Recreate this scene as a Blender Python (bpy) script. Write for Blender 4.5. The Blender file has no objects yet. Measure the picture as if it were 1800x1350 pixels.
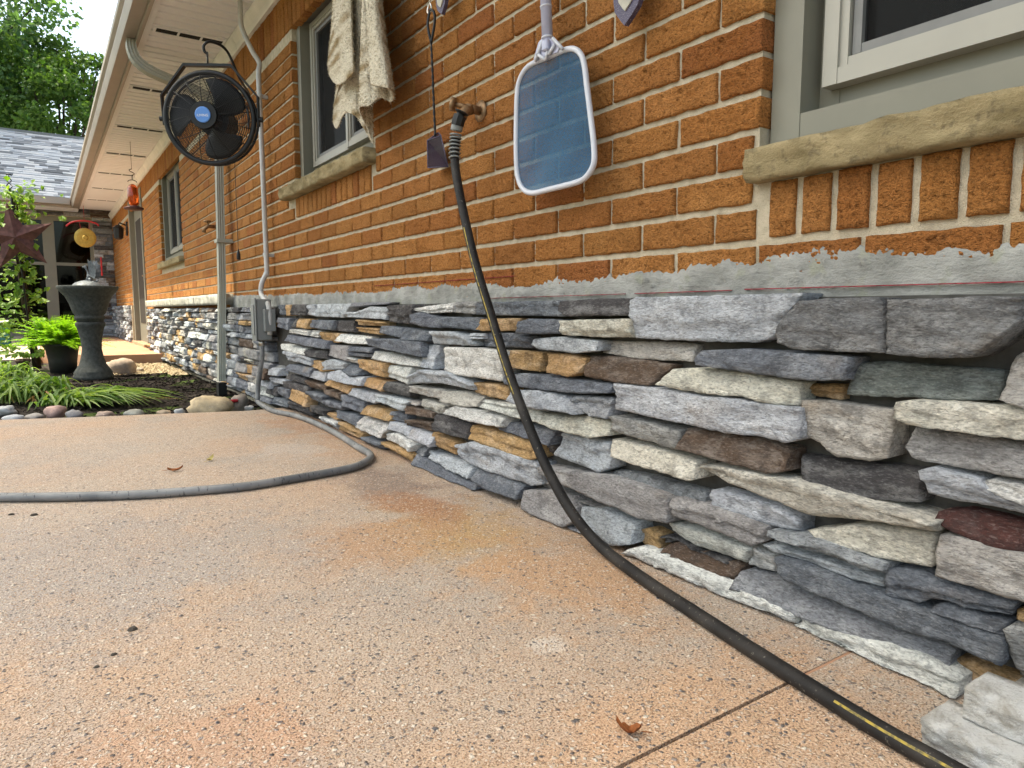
import bpy, math, random
from mathutils import Vector, Matrix, noise

random.seed(7)
PI = math.pi
S = bpy.context.scene
COL = S.collection

# ------------------------------------------------------------------ camera
FPX = 1210.0
CAM = Vector((-1.10, 0.0, 0.53))
PITCH = math.atan(129 / 1210)
YAW = math.atan(.6818 * math.cos(PITCH))
cd = bpy.data.cameras.new('camera')
cam = bpy.data.objects.new('camera', cd)
COL.objects.link(cam)
cam.location = CAM
cam.rotation_euler = (PI / 2 - PITCH, 0, -YAW)
cd.sensor_width = 36
cd.lens = FPX / 1800 * 36
cd.clip_start = .02
cd.clip_end = 2000
S.camera = cam

# ------------------------------------------------------------------ world, sun, exposure
TO_SUN = Vector((-.38, .24, .9)).normalized()
w = bpy.data.worlds.new('World')
S.world = w
w.use_nodes = True
nt = w.node_tree
bg = nt.nodes['Background']
sky = nt.nodes.new('ShaderNodeTexSky')
sky.sky_type = 'NISHITA'
sky.sun_disc = False
sky.sun_elevation = math.asin(TO_SUN.z)
sky.sun_rotation = math.atan2(TO_SUN.x, TO_SUN.y)
sky.air_density = 1.0
sky.dust_density = 6.0
sky.ozone_density = .6
nt.links.new(sky.outputs[0], bg.inputs[0])
bg.inputs[1].default_value = .15
sl = bpy.data.lights.new('sun', 'SUN')
sl.energy = 2.6
sl.angle = math.radians(.53)
sl.color = (1, .93, .82)
so = bpy.data.objects.new('sun', sl)
COL.objects.link(so)
so.rotation_euler = TO_SUN.to_track_quat('Z', 'Y').to_euler()
S.view_settings.view_transform = 'Standard'
S.view_settings.look = 'None'
S.view_settings.gamma = 1
S.view_settings.use_curve_mapping = False
S.view_settings.exposure = 1.8
S.view_settings.use_white_balance = True
S.view_settings.white_balance_temperature = 6850
S.view_settings.white_balance_tint = 0

# ------------------------------------------------------------------ picture -> place
_F = Vector((math.sin(YAW) * math.cos(PITCH), math.cos(YAW) * math.cos(PITCH), -math.sin(PITCH)))
_R = Vector((math.cos(YAW), -math.sin(YAW), 0))
_U = Vector((math.sin(YAW) * math.sin(PITCH), math.cos(YAW) * math.sin(PITCH), math.cos(PITCH)))


def hit(x, y, ax, val):
    d = _F + _R * ((x - 900) / FPX) - _U * ((y - 675) / FPX)
    return CAM + d * ((val - CAM[ax]) / d[ax])


def wallp(x, y, X=0.0): return hit(x, y, 0, X)
def gnd(x, y, Z=0.0): return hit(x, y, 2, Z)
def atY(x, y, Y): return hit(x, y, 1, Y)


# ------------------------------------------------------------------ materials
MATS = {}


class NT:
    def __init__(s, name, rough=.8, spec=.3):
        s.m = bpy.data.materials.new(name)
        s.m.use_nodes = True
        s.t = s.m.node_tree
        s.b = s.t.nodes['Principled BSDF']
        s.b.inputs['Roughness'].default_value = rough
        s.b.inputs['Specular IOR Level'].default_value = spec
        s.tc = s.n('ShaderNodeTexCoord')
        MATS[name] = s.m

    def n(s, t, **k):
        o = s.t.nodes.new(t)
        for a, v in k.items():
            setattr(o, a, v)
        return o

    def l(s, a, b): s.t.links.new(a, b)

    def co(s, scale=(1, 1, 1), kind='Object', rnd=False):
        mp = s.n('ShaderNodeMapping')
        mp.inputs['Scale'].default_value = scale
        s.l(s.tc.outputs[kind], mp.inputs[0])
        if rnd:
            oi = s.n('ShaderNodeObjectInfo')
            m = s.n('ShaderNodeMath', operation='MULTIPLY')
            m.inputs[1].default_value = 57.0
            s.l(oi.outputs['Random'], m.inputs[0])
            cx = s.n('ShaderNodeCombineXYZ')
            for i in range(3):
                s.l(m.outputs[0], cx.inputs[i])
            s.l(cx.outputs[0], mp.inputs['Location'])
        return mp.outputs[0]

    def noise(s, vec, scale, detail=4, rough=.55, dist=0):
        t = s.n('ShaderNodeTexNoise')
        s.l(vec, t.inputs['Vector'])
        t.inputs['Scale'].default_value = scale
        t.inputs['Detail'].default_value = detail
        t.inputs['Roughness'].default_value = rough
        t.inputs['Distortion'].default_value = dist
        return t.outputs['Fac']

    def vor(s, vec, scale, feature='F1', out='Distance', rnd=1):
        t = s.n('ShaderNodeTexVoronoi', feature=feature)
        s.l(vec, t.inputs['Vector'])
        t.inputs['Scale'].default_value = scale
        t.inputs['Randomness'].default_value = rnd
        return t.outputs[out]

    def ramp(s, fac, stops, interp='LINEAR'):
        r = s.n('ShaderNodeValToRGB')
        r.color_ramp.interpolation = interp
        e = r.color_ramp.elements
        while len(e) < len(stops):
            e.new(.5)
        for el, (p, c) in zip(e, stops):
            el.position = p
            el.color = (c, c, c, 1) if not hasattr(c, '__len__') else (*c, 1)
        s.l(fac, r.inputs[0])
        return r.outputs[0]

    def mix(s, fac, a, b, mode='MIX'):
        m = s.n('ShaderNodeMix', data_type='RGBA', blend_type=mode)
        for i, v in ((0, fac), (6, a), (7, b)):
            if hasattr(v, 'is_linked'):
                s.l(v, m.inputs[i])
            elif i == 0:
                m.inputs[0].default_value = v
            else:
                m.inputs[i].default_value = (*v, 1) if len(v) == 3 else v
        return m.outputs[2]

    def math(s, op, a, b=0.0):
        m = s.n('ShaderNodeMath', operation=op)
        for i, v in enumerate((a, b)):
            if hasattr(v, 'is_linked'):
                s.l(v, m.inputs[i])
            else:
                m.inputs[i].default_value = v
        return m.outputs[0]

    def color(s, c):
        if hasattr(c, 'is_linked'):
            s.l(c, s.b.inputs['Base Color'])
        else:
            s.b.inputs['Base Color'].default_value = (*c, 1)
        return s

    def bump(s, h, strength=.5, dist=.01):
        b = s.n('ShaderNodeBump')
        b.inputs['Strength'].default_value = strength
        b.inputs['Distance'].default_value = dist
        s.l(h, b.inputs['Height'])
        s.l(b.outputs[0], s.b.inputs['Normal'])
        return s

    def objcol(s): return s.n('ShaderNodeObjectInfo').outputs['Color']

    def attr(s, name='bcol'):
        return s.n('ShaderNodeAttribute', attribute_name=name).outputs['Color']


def plain(name, c, rough=.6, spec=.4, metal=0, var=.12, vs=30, bump=0, bs=200):
    t = NT(name, rough, spec)
    v = t.co()
    n = t.noise(v, vs, 4)
    t.color(t.mix(t.ramp(n, [(.3, 0.0), (.7, 1.0)]), tuple(x * (1 - var) for x in c), tuple(min(1, x * (1 + var)) for x in c)))
    t.b.inputs['Metallic'].default_value = metal
    if bump:
        t.bump(t.noise(v, bs, 3), bump, .003)
    return t


def make_mats():
    # brick: rough wire-cut face
    for nm, far in (('brick', 0), ('brick_far', 1)):
        t = NT(nm, .9, .15)
        v = t.co(kind='Object', rnd=not far)
        base = t.attr() if far else t.objcol()
        big = t.noise(v, 14, 4)
        c = t.mix(t.ramp(big, [(.35, 0.0), (.7, .55)]), base, (.33, .125, .03))
        wv = t.co((1, 1, 1.7), rnd=not far)
        crag = t.noise(wv, 190, 4, .6, .6)
        pit = t.ramp(crag, [(.34, .46), (.50, 1.0), (.7, 1.15)])
        c = t.mix(1.0, c, pit, 'MULTIPLY')
        sp = t.noise(v, 420, 2)
        c = t.mix(t.ramp(sp, [(.62, 0.0), (.74, .4)]), c, (.64, .40, .16))
        t.color(c)
        fine = t.noise(v, 400, 2)
        t.bump(t.math('ADD', crag, t.math('MULTIPLY', fine, .3)), 1.0, .013)
    # mortar
    t = NT('mortar', .95, .1)
    v = t.co()
    n = t.noise(v, 40, 5)
    g = t.noise(v, 500, 3)
    c = t.mix(t.ramp(n, [(.3, 0.0), (.7, 1.0)]), (.40, .345, .25), (.58, .51, .385))
    t.color(t.mix(t.ramp(g, [(.3, .35), (.5, 0.0)]), c, (.2, .18, .15)))
    t.bump(g, .8, .004)
    # parge coat
    t = NT('parge', .95, .1)
    v = t.co()
    n = t.noise(v, 9, 6, .6)
    g = t.noise(t.co((1, .5, 1.6)), 60, 6, .65)
    c = t.mix(t.ramp(n, [(.35, 0.0), (.62, 1.0)]), (.20, .20, .185), (.33, .33, .31))
    c = t.mix(t.ramp(t.noise(v, 22, 3), [(.58, 0.0), (.66, .5)]), c, (.26, .27, .2))
    t.color(t.mix(t.ramp(g, [(.28, .6), (.42, 0.0)]), c, (.10, .10, .095)))
    t.bump(t.math('ADD', g, t.math('MULTIPLY', t.noise(v, 300, 3), .3)), .8, .007)
    # ledge stone
    t = NT('stone', .92, .15)
    v = t.co(rnd=True)
    st = t.co((1, 1, 2.6), rnd=True)
    base = t.objcol()
    n1 = t.noise(st, 9, 6, .62, .6)
    n2 = t.noise(v, 26, 5, .6)
    light = t.mix(.26, t.mix(1.0, base, (1.45, 1.45, 1.45), 'MULTIPLY'), (.74, .735, .71))
    dark = t.mix(.62, base, (.05, .047, .047))
    c = t.mix(t.ramp(n1, [(.48, 0.0), (.64, .75)]), base, light)
    c = t.mix(t.ramp(n2, [(.34, .7), (.48, 0.0)]), c, dark)
    fe = t.noise(t.co((1.3, 1, 1.5), rnd=True), 5, 4)
    c = t.mix(t.ramp(fe, [(.62, 0.0), (.78, .45)]), c, (.33, .22, .11))
    gr = t.noise(t.co((.7, .55, 1.9), rnd=True), 210, 4, .6, .5)
    c = t.mix(t.ramp(gr, [(.36, .7), (.50, 0.0)]), c, dark)
    c = t.mix(t.ramp(gr, [(.54, 0.0), (.68, .5)]), c, light)
    cr = t.noise(t.co((1, 1, 2.8), rnd=True), 40, 8, .70, 1.2)
    c = t.mix(t.ramp(cr, [(.33, .85), (.44, 0.0)]), c, dark)
    c = t.mix(t.ramp(cr, [(.58, 0.0), (.72, .55)]), c, light)
    t.color(c)
    t.bump(t.math('ADD', cr, t.math('MULTIPLY', t.noise(v, 200, 4), .4)), 1.0, .015)
    # exposed aggregate
    t = NT('aggregate', .62, .3)
    v = t.co()
    zz = t.noise(v, .7, 4, .6)
    z2 = t.noise(v, 2.2, 5, .62)
    base = t.mix(t.ramp(zz, [(.42, 0.0), (.60, 1.0)]), (.46, .375, .30), (.52, .345, .225))
    base = t.mix(t.ramp(z2, [(.47, 0.0), (.66, .8)]), base, (.38, .34, .30))

    def spot(cx, cy, rx, ry, col, amt):
        nonlocal base
        mp = t.n('ShaderNodeMapping')
        mp.inputs['Location'].default_value = (-cx / rx, -cy / ry, 0)
        mp.inputs['Scale'].default_value = (1 / rx, 1 / ry, 0)
        t.l(t.tc.outputs['Object'], mp.inputs[0])
        ln = t.n('ShaderNodeVectorMath', operation='LENGTH')
        t.l(mp.outputs[0], ln.inputs[0])
        f = t.math('ADD', ln.outputs['Value'], t.math('MULTIPLY', t.math('SUBTRACT', t.noise(v, 7, 6, .7), .5), 3.0))
        base = t.mix(t.ramp(f, [(.45, amt), (1.0, 0.0)]), base, col)
    g1 = gnd(800, 930)
    spot(g1.x, g1.y, .20, .34, (.48, .29, .10), .8)
    g1 = gnd(690, 850)
    spot(g1.x, g1.y, .15, .26, (.24, .18, .15), .9)
    g1 = gnd(740, 890)
    spot(g1.x, g1.y, .13, .22, (.36, .165, .07), .9)
    g1 = gnd(640, 950)
    spot(g1.x, g1.y, .3, .2, (.46, .26, .13), .7)
    g1 = gnd(1000, 1010)
    spot(g1.x, g1.y, .24, .30, (.52, .31, .17), .85)
    g1 = gnd(520, 790)
    spot(g1.x, g1.y, .16, .22, (.52, .47, .42), .7)
    g1 = gnd(560, 745)
    spot(g1.x, g1.y, .25, .5, (.46, .24, .12), .7)
    g1 = gnd(120, 1000)
    spot(g1.x, g1.y, .55, .5, (.37, .325, .29), .75)
    g1 = gnd(350, 1000)
    spot(g1.x, g1.y, .28, .18, (.40, .35, .31), .6)
    g1 = gnd(960, 1132)
    spot(g1.x, g1.y, .035, .035, (.72, .68, .62), .5)
    g1 = gnd(1250, 1260)
    spot(g1.x, g1.y, .34, .16, (.56, .35, .21), .8)
    g1 = gnd(1480, 1290)
    spot(g1.x, g1.y, .2, .16, (.54, .35, .22), .7)
    g1 = gnd(350, 1300)
    spot(g1.x, g1.y, .2, .12, (.52, .30, .18), .7)
    gr = t.noise(v, 900, 2)
    g2 = t.noise(v, 330, 3, .6)
    base = t.mix(t.ramp(g2, [(.35, .95), (.48, 0.0)]), base, (.13, .085, .06))
    base = t.mix(t.ramp(g2, [(.55, 0.0), (.68, .65)]), base, (.68, .58, .47))
    nz = t.n('ShaderNodeTexNoise')
    nz.inputs['Scale'].default_value = 110
    t.l(v, nz.inputs['Vector'])
    sc = t.n('ShaderNodeVectorMath', operation='SCALE')
    sc.inputs['Scale'].default_value = .010
    t.l(nz.outputs['Color'], sc.inputs[0])
    wv = t.n('ShaderNodeVectorMath', operation='ADD')
    t.l(v, wv.inputs[0])
    t.l(sc.outputs[0], wv.inputs[1])
    vc = wv.outputs[0]
    c = base
    hh = None
    for scl, thr, stops, big in (
            (230, .42, [(0, (.13, .12, .12)), (.16, (.40, .24, .14)), (.5, (.56, .40, .27)), (.75, (.68, .56, .44)), (.9, (.70, .62, .53))], (.30, .50)),
            (120, .62, [(0, (.11, .105, .11)), (.24, (.30, .26, .24)), (.36, (.58, .42, .29)), (.6, (.68, .56, .45)), (.85, (.72, .65, .56))], (.24, .42)),
            (70, .80, [(0, (.10, .10, .11)), (.34, (.33, .29, .27)), (.46, (.66, .54, .43)), (.8, (.72, .65, .55))], (.18, .33))):
        vd = t.vor(vc, scl)
        sep = t.n('ShaderNodeSeparateColor')
        t.l(t.vor(vc, scl, out='Color'), sep.inputs[0])
        pm = t.math('MULTIPLY', t.ramp(vd, [(big[0], 1.0), (big[1], 0.0)]), t.ramp(sep.outputs[1], [(thr, 0.0), (thr + .03, .92)]))
        c = t.mix(pm, c, t.ramp(sep.outputs[0], stops, 'CONSTANT'))
        hh = t.math('MULTIPLY', pm, .6) if hh is None else t.math('ADD', hh, pm)
    c = t.mix(t.ramp(t.noise(v, 3.1, 6, .7), [(.64, 0.0), (.76, .45)]), c, (.64, .60, .54))
    t.color(c)
    t.bump(t.math('ADD', hh, t.math('MULTIPLY', g2, .8)), .8, .005)
    # soil
    t = NT('mulch', .95, .1)
    v = t.co()
    n = t.noise(v, 60, 4)
    t.color(t.mix(t.ramp(n, [(.4, 0.0), (.65, 1.0)]), (.018, .015, .013), (.075, .06, .05)))
    t.bump(n, .8, .01)
    t = NT('gravel', .9, .2)
    v = t.co()
    n = t.noise(v, 60, 3)
    t.color(t.mix(t.ramp(n, [(.35, 0.0), (.65, 1.0)]), (.22, .15, .08), (.52, .42, .28)))
    t.bump(t.vor(v, 40), .8, .01)
    t = NT('lawn', .95, .1)
    n = t.noise(t.co(), 3, 5)
    t.color(t.mix(n, (.03, .05, .015), (.09, .12, .03)))
    plain('shaded_joint_mortar', (.075, .072, .066), .95, .1, var=.3, vs=30, bump=.6, bs=150)  # grey mortar darkened in colour so the gaps between stones read as shadow
    plain('concrete', (.46, .38, .31), .85, .2, var=.15, vs=3, bump=.4)
    plain('porch', (.42, .24, .15), .8, .2, var=.15, vs=4, bump=.3)
    plain('trim', (.185, .178, .140), .5, .4, var=.06, vs=8)
    plain('sash', (.33, .315, .27), .4, .45, var=.04, vs=8)
    plain('screen_frame', (.17, .17, .165), .5, .4, var=.08)
    plain('soffit', (.76, .76, .77), .55, .35, var=.05, vs=3)
    plain('frieze', (.70, .67, .63), .6, .35, var=.1, vs=6)
    plain('gutter', (.30, .26, .22), .45, .45, var=.08, vs=4)
    plain('gutter_lip', (.42, .40, .37), .45, .45, var=.08, vs=4)
    plain('downspout', (.33, .33, .28), .45, .45, var=.08, vs=4)
    plain('dark', (.012, .012, .012), .9, .1)
    plain('shadow_gap', (.03, .03, .03), .9, .1)
    plain('room', (.05, .045, .04), .9, .1)
    plain('curtain', (.30, .29, .28), .9, .1)
    plain('black_metal', (.008, .008, .009), .45, .4, var=.3)
    plain('black_plastic', (.009, .009, .010), .5, .35, var=.3)
    plain('grey_metal', (.40, .40, .39), .45, .5, var=.1, vs=14)
    plain('conduit_paint', (.44, .44, .43), .45, .5, var=.12, vs=20)
    plain('box_grey', (.20, .21, .205), .5, .45, var=.1, vs=10)
    plain('steel', (.6, .58, .54), .3, .5, metal=1)
    plain('brass', (.24, .15, .08), .5, .5, metal=.7, var=.4, vs=60)
    plain('net_frame', (.50, .51, .56), .4, .45, var=.04)
    plain('pole_blue', (.40, .41, .53), .4, .45, var=.08)
    plain('badge', (.10, .25, .62), .4, .4, var=.03)
    plain('white', (.8, .8, .8), .5, .4, var=.03)
    plain('chalk', (.22, .035, .045), .95, .05, var=.5, vs=70)
    plain('rust', (.11, .045, .038), .75, .3, var=.4, vs=25, bump=.4)
    plain('vine_stem', (.05, .032, .022), .9, .2, var=.3)
    plain('bath', (.06, .064, .058), .8, .25, var=.35, vs=40, bump=.5)
    plain('figurine', (.12, .13, .14), .5, .4, var=.4, vs=60)
    plain('pot', (.016, .016, .017), .5, .4)
    plain('gold', (.55, .38, .10), .35, .5, metal=.8, var=.15)
    plain('red_paint', (.45, .02, .03), .4, .5, var=.15)
    plain('teal', (.01, .10, .10), .5, .4)
    plain('dry_leaf', (.26, .09, .03), .8, .2, var=.4, vs=60)
    plain('pale_leaf', (.5, .42, .16), .8, .2)
    plain('debris', (.07, .06, .05), .9, .2)
    plain('trunk', (.075, .06, .045), .95, .1, var=.3, vs=6, bump=.6, bs=20)
    plain('block', (.60, .595, .58), .9, .15, var=.05, vs=40, bump=.3)
    plain('cap_stone', (.42, .40, .34), .9, .15, var=.35, vs=14, bump=.6, bs=60)
    plain('amber_wire', (.05, .04, .035), .5, .4)
    # sill sandstone
    t = NT('sandstone', .92, .15)
    v = t.co()
    n = t.noise(t.co((1, 1, 2)), 10, 6, .6, .5)
    c = t.mix(t.ramp(n, [(.35, 0.0), (.65, 1.0)]), (.19, .15, .078), (.36, .29, .165))
    c = t.mix(t.ramp(t.noise(v, 45, 5, .7), [(.34, .6), (.46, 0.0)]), c, (.12, .095, .06))
    t.color(c)
    t.bump(t.math('ADD', t.noise(t.co((1, 1, 2.2)), 28, 7, .68), t.math('MULTIPLY', t.noise(v, 260, 3), .3)), .8, .012)
    # hose rubber
    t = NT('hose_rubber', .6, .22)
    v = t.co()
    n = t.noise(v, 12, 4)
    c = t.mix(t.ramp(n, [(.4, 0.0), (.65, 1.0)]), (.012, .011, .011), (.034, .030, .027))
    t.color(t.mix(t.ramp(t.noise(v, 160, 3), [(.64, 0.0), (.74, .6)]), c, (.2, .18, .15)))
    t.bump(t.noise(v, 300, 2), .2, .002)
    t = NT('stripe', .55, .35)
    n = t.noise(t.co(), 90, 4)
    t.color(t.mix(t.ramp(n, [(.38, 0.0), (.56, 1.0)]), (.07, .06, .03), (.33, .24, .03)))
    t = NT('liquidtight', .5, .4)
    v = t.co()
    n = t.noise(v, 9, 4)
    c = t.mix(t.ramp(n, [(.35, 0.0), (.65, 1.0)]), (.12, .125, .13), (.24, .24, .235))
    t.color(t.mix(t.ramp(t.noise(t.co((3, 1, 1)), 40, 3), [(.62, 0.0), (.66, .8)]), c, (.04, .04, .045)))
    # terry
    for nm, ca, cb in (('terry', (.45, .39, .28), (.66, .60, .48)),):
        t = NT(nm, .98, .05)
        v = t.co()
        st = t.n('ShaderNodeTexWave', wave_type='BANDS', bands_direction='Z')
        st.inputs['Scale'].default_value = 6
        st.inputs['Distortion'].default_value = 2.5
        st.inputs['Detail'].default_value = 3
        t.l(v, st.inputs['Vector'])
        patch = t.ramp(t.noise(v, 5, 2), [(.45, 0.0), (.6, 1.0)])
        c = t.mix(t.math('MULTIPLY', st.outputs['Fac'], patch), cb, (.30, .22, .12))
        loop = t.noise(t.co((1, 1, 1.4)), 130, 3, .6)
        c = t.mix(t.ramp(loop, [(.36, .55), (.5, 0.0)]), c, (.2, .15, .08))
        t.color(c)
        t.bump(loop, .9, .012)
    # translucent things
    t = NT('net_cloth', .7, .2)
    v = t.co()
    t.color(t.mix(t.ramp(t.noise(v, 8, 3), [(.35, 0.0), (.7, 1.0)]), (.024, .085, .16), (.04, .12, .21)))
    wv = t.noise(v, 700, 1)
    t.l(t.ramp(wv, [(.38, .56), (.62, .92)]), t.b.inputs['Alpha'])
    t = NT('purple_plastic', .25, .5)
    t.color((.022, .014, .034))
    t.b.inputs['Alpha'].default_value = .80
    t = NT('goggle', .5, .4)
    v = t.co()
    n = t.noise(v, 500, 2)
    t.color(t.mix(t.ramp(n, [(.6, 0.0), (.68, .8)]), (.055, .045, .085), (.4, .38, .45)))
    t = NT('amber', .08, .5)
    t.color((.75, .13, .02))
    t.b.inputs['Transmission Weight'].default_value = .75
    t = NT('glass', .03, .5)
    nt_ = t.t
    tr = t.n('ShaderNodeBsdfTransparent')
    tr.inputs[0].default_value = (.35, .38, .36, 1)
    gl = t.n('ShaderNodeBsdfGlossy')
    gl.inputs['Roughness'].default_value = .02
    fr = t.n('ShaderNodeFresnel')
    fr.inputs[0].default_value = 1.45
    mx = t.n('ShaderNodeMixShader')
    t.l(fr.outputs[0], mx.inputs[0])
    t.l(tr.outputs[0], mx.inputs[1])
    t.l(gl.outputs[0], mx.inputs[2])
    t.l(mx.outputs[0], nt_.nodes['Material Output'].inputs[0])
    t = NT('screen', .8, .1)
    t.color((.012, .012, .012))
    t.b.inputs['Alpha'].default_value = .72
    # foliage
    def leaf(nm, a, b, tr=.35, rough=.5):
        t = NT(nm, rough, .3)
        oi = t.n('ShaderNodeNewGeometry')
        r = oi.outputs['Random Per Island']
        c = t.mix(r, a, b)
        t.color(c)
        tl = t.n('ShaderNodeBsdfTranslucent')
        t.l(t.mix(1.0, c, (1.6, 1.7, .7), 'MULTIPLY'), tl.inputs[0])
        mx = t.n('ShaderNodeMixShader')
        mx.inputs[0].default_value = tr
        t.l(t.b.outputs[0], mx.inputs[1])
        t.l(tl.outputs[0], mx.inputs[2])
        t.l(mx.outputs[0], t.t.nodes['Material Output'].inputs[0])
    leaf('oak_leaf', (.05, .11, .045), (.14, .215, .09), .45)
    leaf('maple_leaf', (.05, .11, .02), (.12, .19, .04))
    leaf('vine_leaf', (.09, .19, .02), (.24, .33, .05))
    leaf('fern_leaf', (.13, .28, .015), (.28, .44, .04), .45)
    leaf('lily_leaf', (.06, .14, .018), (.30, .40, .12), .35)
    leaf('dry_blade', (.22, .12, .04), (.35, .22, .08), .2)
    # shingles
    t = NT('shingle', .9, .15)
    r = t.n('ShaderNodeNewGeometry').outputs['Random Per Island']
    c = t.ramp(r, [(0, (.07, .075, .085)), (.22, (.2, .21, .23)), (.5, (.33, .35, .38)), (.8, (.40, .40, .41)), (1, (.33, .36, .41))])
    g = t.noise(t.co(), 150, 2)
    t.color(t.mix(t.ramp(g, [(.35, .3), (.5, 0.0)]), c, (.08, .08, .085)))
    # field stones
    t = NT('fieldstone', .8, .25)
    v = t.co(rnd=True)
    n = t.noise(v, 18, 5)
    c = t.mix(t.ramp(n, [(.35, .5), (.6, 0.0)]), t.objcol(), (.12, .10, .09))
    t.color(t.mix(t.ramp(t.noise(v, 120, 3), [(.6, 0.0), (.72, .4)]), c, (.6, .57, .52)))
    t.bump(n, .4, .01)


make_mats()


# ------------------------------------------------------------------ mesh builder
class MB:
    def __init__(s):
        s.v = []
        s.f = []
        s.mi = []

    def add(s, vs, fs, m=0):
        o = len(s.v)
        s.v += [tuple(v) for v in vs]
        s.f += [tuple(i + o for i in f) for f in fs]
        s.mi += [m] * len(fs)
        return s

    def box(s, x0, x1, y0, y1, z0, z1, m=0):
        v = [(x, y, z) for x in (x0, x1) for y in (y0, y1) for z in (z0, z1)]
        return s.add(v, [(0, 1, 3, 2), (4, 6, 7, 5), (0, 4, 5, 1), (2, 3, 7, 6), (0, 2, 6, 4), (1, 5, 7, 3)], m)

    def bevbox(s, x0, x1, y0, y1, z0, z1, b=.003):
        """box with chamfered edges"""
        import bmesh
        bm = bmesh.new()
        bmesh.ops.create_cube(bm, size=1)
        for v in bm.verts:
            v.co = Vector(((x0 + x1) / 2 + v.co.x * (x1 - x0), (y0 + y1) / 2 + v.co.y * (y1 - y0), (z0 + z1) / 2 + v.co.z * (z1 - z0)))
        bmesh.ops.bevel(bm, geom=bm.edges[:], offset=b, segments=1, affect='EDGES', profile=.5)
        bm.verts.index_update()
        s.add([v.co for v in bm.verts], [[v.index for v in f.verts] for f in bm.faces])
        bm.free()
        return s

    def tube(s, pts, r, n=8, closed=False, caps=True):
        pts = [Vector(p) for p in pts]
        N = len(pts)
        rs = r if hasattr(r, '__len__') else [r] * N
        up = Vector((0, 0, 1))
        prev = None
        vs = []
        for i, p in enumerate(pts):
            a = pts[(i - 1) % N] if (closed or i > 0) else p
            b = pts[(i + 1) % N] if (closed or i < N - 1) else p
            t = (b - a)
            t = t.normalized() if t.length > 1e-9 else Vector((0, 1, 0))
            if prev is None:
                q = up if abs(t.z) < .9 else Vector((1, 0, 0))
                x = (q - t * q.dot(t)).normalized()
            else:
                x = (prev - t * prev.dot(t))
                x = x.normalized() if x.length > 1e-9 else Vector((1, 0, 0))
            prev = x
            y = t.cross(x)
            for k in range(n):
                an = 2 * PI * k / n
                vs.append(p + (x * math.cos(an) + y * math.sin(an)) * rs[i])
        fs = []
        for i in range(N if closed else N - 1):
            j = (i + 1) % N
            for k in range(n):
                l = (k + 1) % n
                fs.append((i * n + k, i * n + l, j * n + l, j * n + k))
        if caps and not closed:
            fs.append(tuple(range(n))[::-1])
            fs.append(tuple((N - 1) * n + k for k in range(n)))
        return s.add(vs, fs)

    def lathe(s, prof, c=(0, 0, 0), n=32):
        vs = []
        for r, z in prof:
            for k in range(n):
                a = 2 * PI * k / n
                vs.append((c[0] + r * math.cos(a), c[1] + r * math.sin(a), c[2] + z))
        fs = []
        for i in range(len(prof) - 1):
            for k in range(n):
                l = (k + 1) % n
                fs.append((i * n + k, i * n + l, (i + 1) * n + l, (i + 1) * n + k))
        fs.append(tuple(range(n))[::-1])
        fs.append(tuple((len(prof) - 1) * n + k for k in range(n)))
        return s.add(vs, fs)

    def quad(s, a, b, c, d): return s.add([a, b, c, d], [(0, 1, 2, 3)])

    def build(s, name, mat, parent=None, smooth=False, fix=True):
        me = bpy.data.meshes.new(name)
        me.from_pydata(s.v, [], s.f)
        if isinstance(mat, str):
            mat = [mat]
        for m in mat:
            me.materials.append(MATS[m])
        if len(mat) > 1:
            me.polygons.foreach_set('material_index', s.mi)
        me.update()
        if fix:
            import bmesh
            bm = bmesh.new()
            bm.from_mesh(me)
            bmesh.ops.recalc_face_normals(bm, faces=bm.faces)
            bm.to_mesh(me)
            bm.free()
        if smooth:
            me.shade_smooth()
        o = bpy.data.objects.new(name, me)
        COL.objects.link(o)
        if parent:
            o.parent = parent
        return o


def tag(o, label, cat, group=None):
    o['label'] = label
    o['category'] = cat
    if group:
        o['group'] = group
    return o


def struct(o):
    o['kind'] = 'structure'
    return o


def empty(name, loc=(0, 0, 0)):
    o = bpy.data.objects.new(name, None)
    COL.objects.link(o)
    o.location = loc
    o.empty_display_size = .1
    return o


def smooth_path(pts, n=8, closed=False):
    P = [Vector(p) for p in pts]
    N = len(P)
    out = []
    R = range(N) if closed else range(N - 1)
    for i in R:
        g = (lambda k: P[k % N]) if closed else (lambda k: P[max(0, min(N - 1, k))])
        p0, p1, p2, p3 = g(i - 1), g(i), g(i + 1), g(i + 2)
        for k in range(n):
            t = k / n
            out.append(.5 * ((2 * p1) + (p2 - p0) * t + (2 * p0 - 5 * p1 + 4 * p2 - p3) * t * t + (3 * p1 - p0 - 3 * p2 + p3) * t ** 3))
    if not closed:
        out.append(P[-1])
    return out


def fbm(x, y, z=0, o=4):
    return noise.fractal(Vector((x, y, z)), .9, 2.1, o)


def jit(c, a=.1):
    k = 1 + random.uniform(-a, a)
    return tuple(max(0, x * k * (1 + random.uniform(-a, a) * .15)) for x in c)


# ================================================================== THE SETTING
# ground sheet to the horizon
m = MB()
m.quad((-600, -600, -.06), (600, -600, -.06), (600, 600, -.06), (-600, 600, -.06))
struct(m.build('ground', 'lawn'))

# patio: two slabs of exposed aggregate with a saw cut between
EDGE = [gnd(435, 722), gnd(300, 727), gnd(150, 733), gnd(0, 738), Vector((-2.4, 4.45, 0)), Vector((-4.0, 4.6, 0)), Vector((-7, 4.7, 0))]
YJ = .552


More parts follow.
